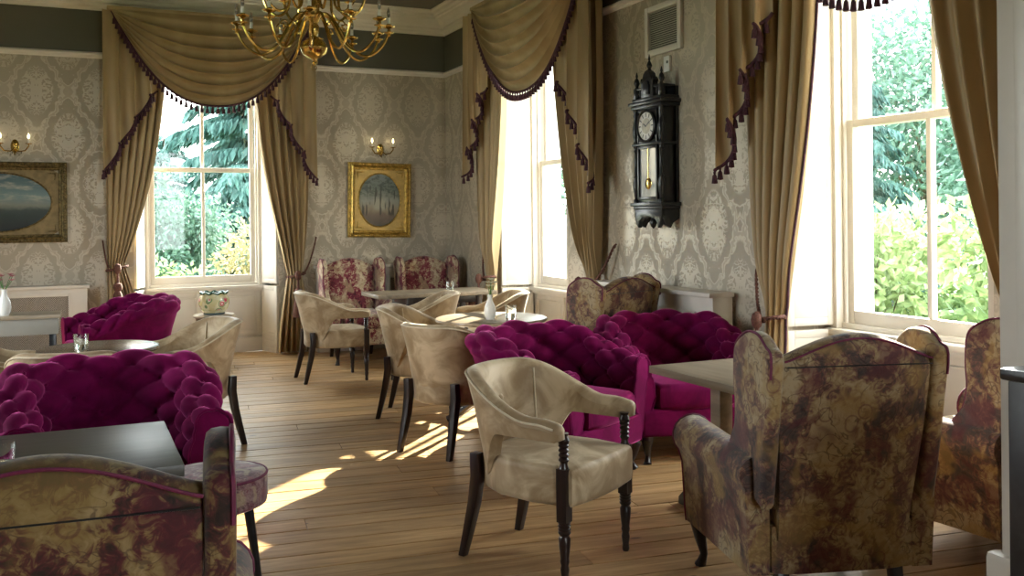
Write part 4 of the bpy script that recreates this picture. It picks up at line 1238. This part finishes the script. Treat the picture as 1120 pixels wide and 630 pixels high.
for nm, a, L in (('hour_hand', R(300), .045), ('minute_hand', R(60), .07)):
    q = [(-.008,-.003),(L*.6,-.004),(L,0),(L*.6,.004),(-.008,.003)]
    obj(nm, MB().loft([[(p*math.sin(a)+v*math.cos(a), y, dz+p*math.cos(a)-v*math.sin(a)) for p, v in q] for y in (-.1545,-.156)]), EBONY, dl)
mb = MB(); mb.box(-w+.045,-.148,1.47,-w+.068,-.125,1.84); mb.box(w-.068,-.148,1.47,w-.045,-.125,1.84); mb.box(-w+.068,-.148,1.47,w-.068,-.125,1.49); mb.box(-w+.068,-.148,1.82,w-.068,-.125,1.84)
dd = obj('door', mb, EBONY, t, bevel=.004)
obj('pane', bx(-w+.066,-.137,1.488,w-.066,-.133,1.822), CLOCKGLASS, dd, smooth=False)
pd = obj('pendulum', MB().lathe([(.001,-.1415),(.036,-.1405),(.04,-.138)], 24, (0,0,1.58), 'y'), BRASS, dd)
obj('pendulum_rod', bx(-.004,-.1405,1.60,.004,-.138,1.82), BRASS, pd)
mb = MB(); mb.box(-w-.015,-.155,1.845,w+.015,-.02,1.862); obj('waist_moulding', mb, EBONY, t, bevel=.005)
for x in (-w+.012, w-.012):
    obj('column', MB().lathe([(.020,1.45),(.020,1.47),(.012,1.48),(.016,1.50),(.022,1.545),(.026,1.58),(.014,1.62),(.018,1.63),(.012,1.64),(.014,1.74),(.012,1.80),(.018,1.81),(.013,1.825),(.020,1.845)], 12, (x,-.135,0)), EBONY, t)
    obj('column', MB().lathe([(.020,1.862),(.014,1.885),(.020,1.91),(.024,1.96),(.018,2.0),(.012,2.04),(.018,2.06),(.014,2.075),(.020,2.10)], 12, (x,-.135,0)), EBONY, t)
mb = MB(); mb.box(-w-.025,-.165,1.425,w+.025,0,1.45); mb.box(-w-.01,-.15,1.405,w+.01,0,1.425)
b = obj('base_moulding', mb, EBONY, t, bevel=.005)
ap = [(-w+.0,1.405),(w,1.405),(w,1.36),(w-.02,1.30),(w-.05,1.275),(w-.065,1.32),(w-.10,1.345),(.05,1.335),(.03,1.35),(-.03,1.35),(-.05,1.335),(-w+.10,1.345),(-w+.065,1.32),(-w+.05,1.275),(-w+.02,1.30),(-w,1.36)]
obj('scrolled_apron', MB().prism(ap, -.145, -.115), EBONY, b, bevel=.005)
obj('scrolled_apron', MB().prism([(0,1.405),(-.14,1.405),(-.14,1.36),(-.12,1.30),(-.07,1.275),(-.05,1.31),(0,1.34)], -w, -w+.03, 'yz'), EBONY, b, bevel=.004)
obj('scrolled_apron', MB().prism([(0,1.405),(-.14,1.405),(-.14,1.36),(-.12,1.30),(-.07,1.275),(-.05,1.31),(0,1.34)], w-.03, w, 'yz'), EBONY, b, bevel=.004)
obj('pendant_knob', MB().lathe([(.001,1.27),(.018,1.285),(.026,1.31),(.018,1.335),(.010,1.35)], 12, (0,-.10,0)), EBONY, b)

# ------------------------------------------------------------------ vent and sensor on the right wall
t = thing('air_vent', 'square louvred air vent high on the wall above the clock', 'vent', (XR-.001, 5.54, 2.655), R(-90))
mb = MB(); a, b, w_ = .22, .175, .042
mb.box(-a,-.03,-b,-a+w_,0,b); mb.box(a-w_,-.03,-b,a,0,b); mb.box(-a+w_,-.03,-b,a-w_,0,-b+w_); mb.box(-a+w_,-.03,b-w_,a-w_,0,b)
obj('frame', mb, PAINT, t, bevel=.008)
obj('backing', bx(-a+.02,-.004,-b+.02,a-.02,0,b-.02), m_plain('vent_dark', (.10,.10,.085), .8, .1), t)
SL = MB().loft([[(x,-.020,-.004),(x,-.006,.004),(x,-.004,.002),(x,-.018,-.0065)] for x in (-a+w_-.002, a-w_+.002)]).mesh('louvre', smooth=False); SL.materials.append(m_plain('vent_slat', (.52,.52,.46), .5, .05))
for k in range(18): link('louvre', SL, None, t, (0,0,-b+w_+.007+k*(2*b-2*w_-.012)/17))
t = thing('wall_sensor', 'small white sensor box beneath the air vent', 'sensor', (XR-.001, 5.50, 2.40), R(-90))
obj('body', bx(-.036,-.022,-.055,.036,0,.055), WHITEC, t, bevel=.006); obj('lens', MB().lathe([(.001,-.026),(.010,-.024),(.012,-.020)], 12, (.012,0,.012), 'y'), EBONY, t)

# ------------------------------------------------------------------ black cabinet by the doorcase
t = thing('black_cabinet', 'glossy black wooden cabinet cut by the right picture border', 'cabinet', (2.27,1.24,0))
obj('body', bx(-.262,-.32,.06,.25,.325,.955), EBONY, t, bevel=.006)
obj('top', bx(-.28,-.335,.955,.255,.335,.985), EBONY, t, bevel=.010)
obj('plinth', bx(-.268,-.325,0,.25,.33,.06), EBONY, t, bevel=.004)
for z0, z1 in ((.11,.50),(.54,.91)):
    mb = MB(); L = .25
    mb.box(-.272,-.27,z0,-.262,-.21,z1); mb.box(-.272,.21,z0,-.262,.27,z1); mb.box(-.272,-.21,z0,-.262,.21,z0+.06); mb.box(-.272,-.21,z1-.06,-.262,.21,z1)
    obj('side_panel', mb, EBONY, t, bevel=.004)
obj('escutcheon', MB().lathe([(.001,-.278),(.010,-.276),(.013,-.272)], 12, (0,.24,.52), 'x'), BRASS, t)

# ------------------------------------------------------------------ brass chandelier
CX, CYY = 1.36, 5.86
t = thing('chandelier', 'polished brass chandelier with two tiers of scrolled candle arms', 'chandelier', (CX, CYY, -.05))
obj('stem', MB().lathe([(.004,2.36),(.014,2.372),(.006,2.385),(.012,2.395),(.036,2.405),(.072,2.43),(.085,2.465),(.072,2.50),(.034,2.525),(.018,2.54),(.030,2.56),(.034,2.60),(.022,2.62),(.016,2.66),(.026,2.70),(.030,2.74),(.018,2.78),(.014,2.84),(.028,2.88),(.034,2.93),(.020,2.97),(.012,3.05),(.02,3.10),(.008,3.14)], 24), BRASS, t)
obj('pendant_ring', MB().tube([(0.016*math.cos(2*PI*k/16), 0, 2.345+.016*math.sin(2*PI*k/16)) for k in range(16)], .003, 6, True), BRASS, t)
mb = MB()
for k in range(14):
    z = 3.14+.034*k; mb.tube([(.009*math.cos(2*PI*j/10)*(1 if k % 2 else 0), .009*math.cos(2*PI*j/10)*(0 if k % 2 else 1), z+.02+.021*math.sin(2*PI*j/10)) for j in range(10)], .0025, 5, True)
obj('chain', mb, BRASS, t)
obj('ceiling_rose', MB().lathe([(.004,3.58),(.05,3.585),(.065,3.62),(.07,3.64)], 20), BRASS, t)
def arm_set(n, z0, rad, drop, rise, ph, zc):
    def arm_mesh():
        mb = MB(); P = [(.02,z0),(.05,z0+.05),(.10,z0+.045),(.15,z0-.02),(rad*.50,z0-drop*.75),(rad*.70,z0-drop),(rad*.90,z0-drop*.72),(rad,z0-drop*.25),(rad,z0-drop*.25+rise)]
        pts = []
        m = len(P)
        for i in range(m-1):
            p0, p1, p2, p3 = [Vector(P[max(0,min(m-1,j))]) for j in (i-1,i,i+1,i+2)]
            for j in range(5):
                u = j/5; q = .5*((2*p1)+(p2-p0)*u+(2*p0-5*p1+4*p2-p3)*u*u+(3*p1-p0-3*p2+p3)*u**3); pts.append((q.x,0,q.y))
        pts.append((P[-1][0],0,P[-1][1]))
        mb.tube(pts, .0085, 8)
        sp = [(rad*.42+.030*math.cos(a)*(1-a/9), 0, z0-drop*.15+.030*math.sin(a)*(1-a/9)) for a in [k*.45 for k in range(16)]]
        mb.tube(sp, .0045, 6)
        return mb.mesh('arm')
    zt = z0-drop*.25+rise
    A = arm_mesh(); A.materials.append(BRASS)
    PAN = MB().lathe([(.004,zt-.055),(.014,zt-.05),(.008,zt-.04),(.030,zt-.034),(.034,zt-.030),(.010,zt-.028),(.008,zt-.008),(.016,zt-.004),(.036,zt+.003),(.042,zt+.009),(.018,zt+.008),(.015,zt+.022),(.011,zt+.024)], 18, (rad,0,0)).mesh('drip_pan'); PAN.materials.append(BRASS)
    CN = MB().lathe([(.0095,zt+.02),(.0095,zt+.062),(.004,zt+.063)], 10, (rad,0,0)).mesh('candle_tube'); CN.materials.append(WAX)
    BL = MB().lathe([(.006,zt+.062),(.011,zt+.08),(.0105,zt+.10),(.003,zt+.128)], 10, (rad,0,0)).mesh('bulb'); BL.materials.append(BULB)
    for k in range(n):
        o = link('arm', A, BRASS, t, (0,0,0), (0,0,ph+2*PI*k/n))
        link('drip_pan', PAN, BRASS, o); link('candle_tube', CN, WAX, o); link('bulb', BL, BULB, o)
arm_set(12, 2.62, .46, .20, .03, .25, 0)
arm_set(9, 2.84, .32, .17, .04, .55, 0)
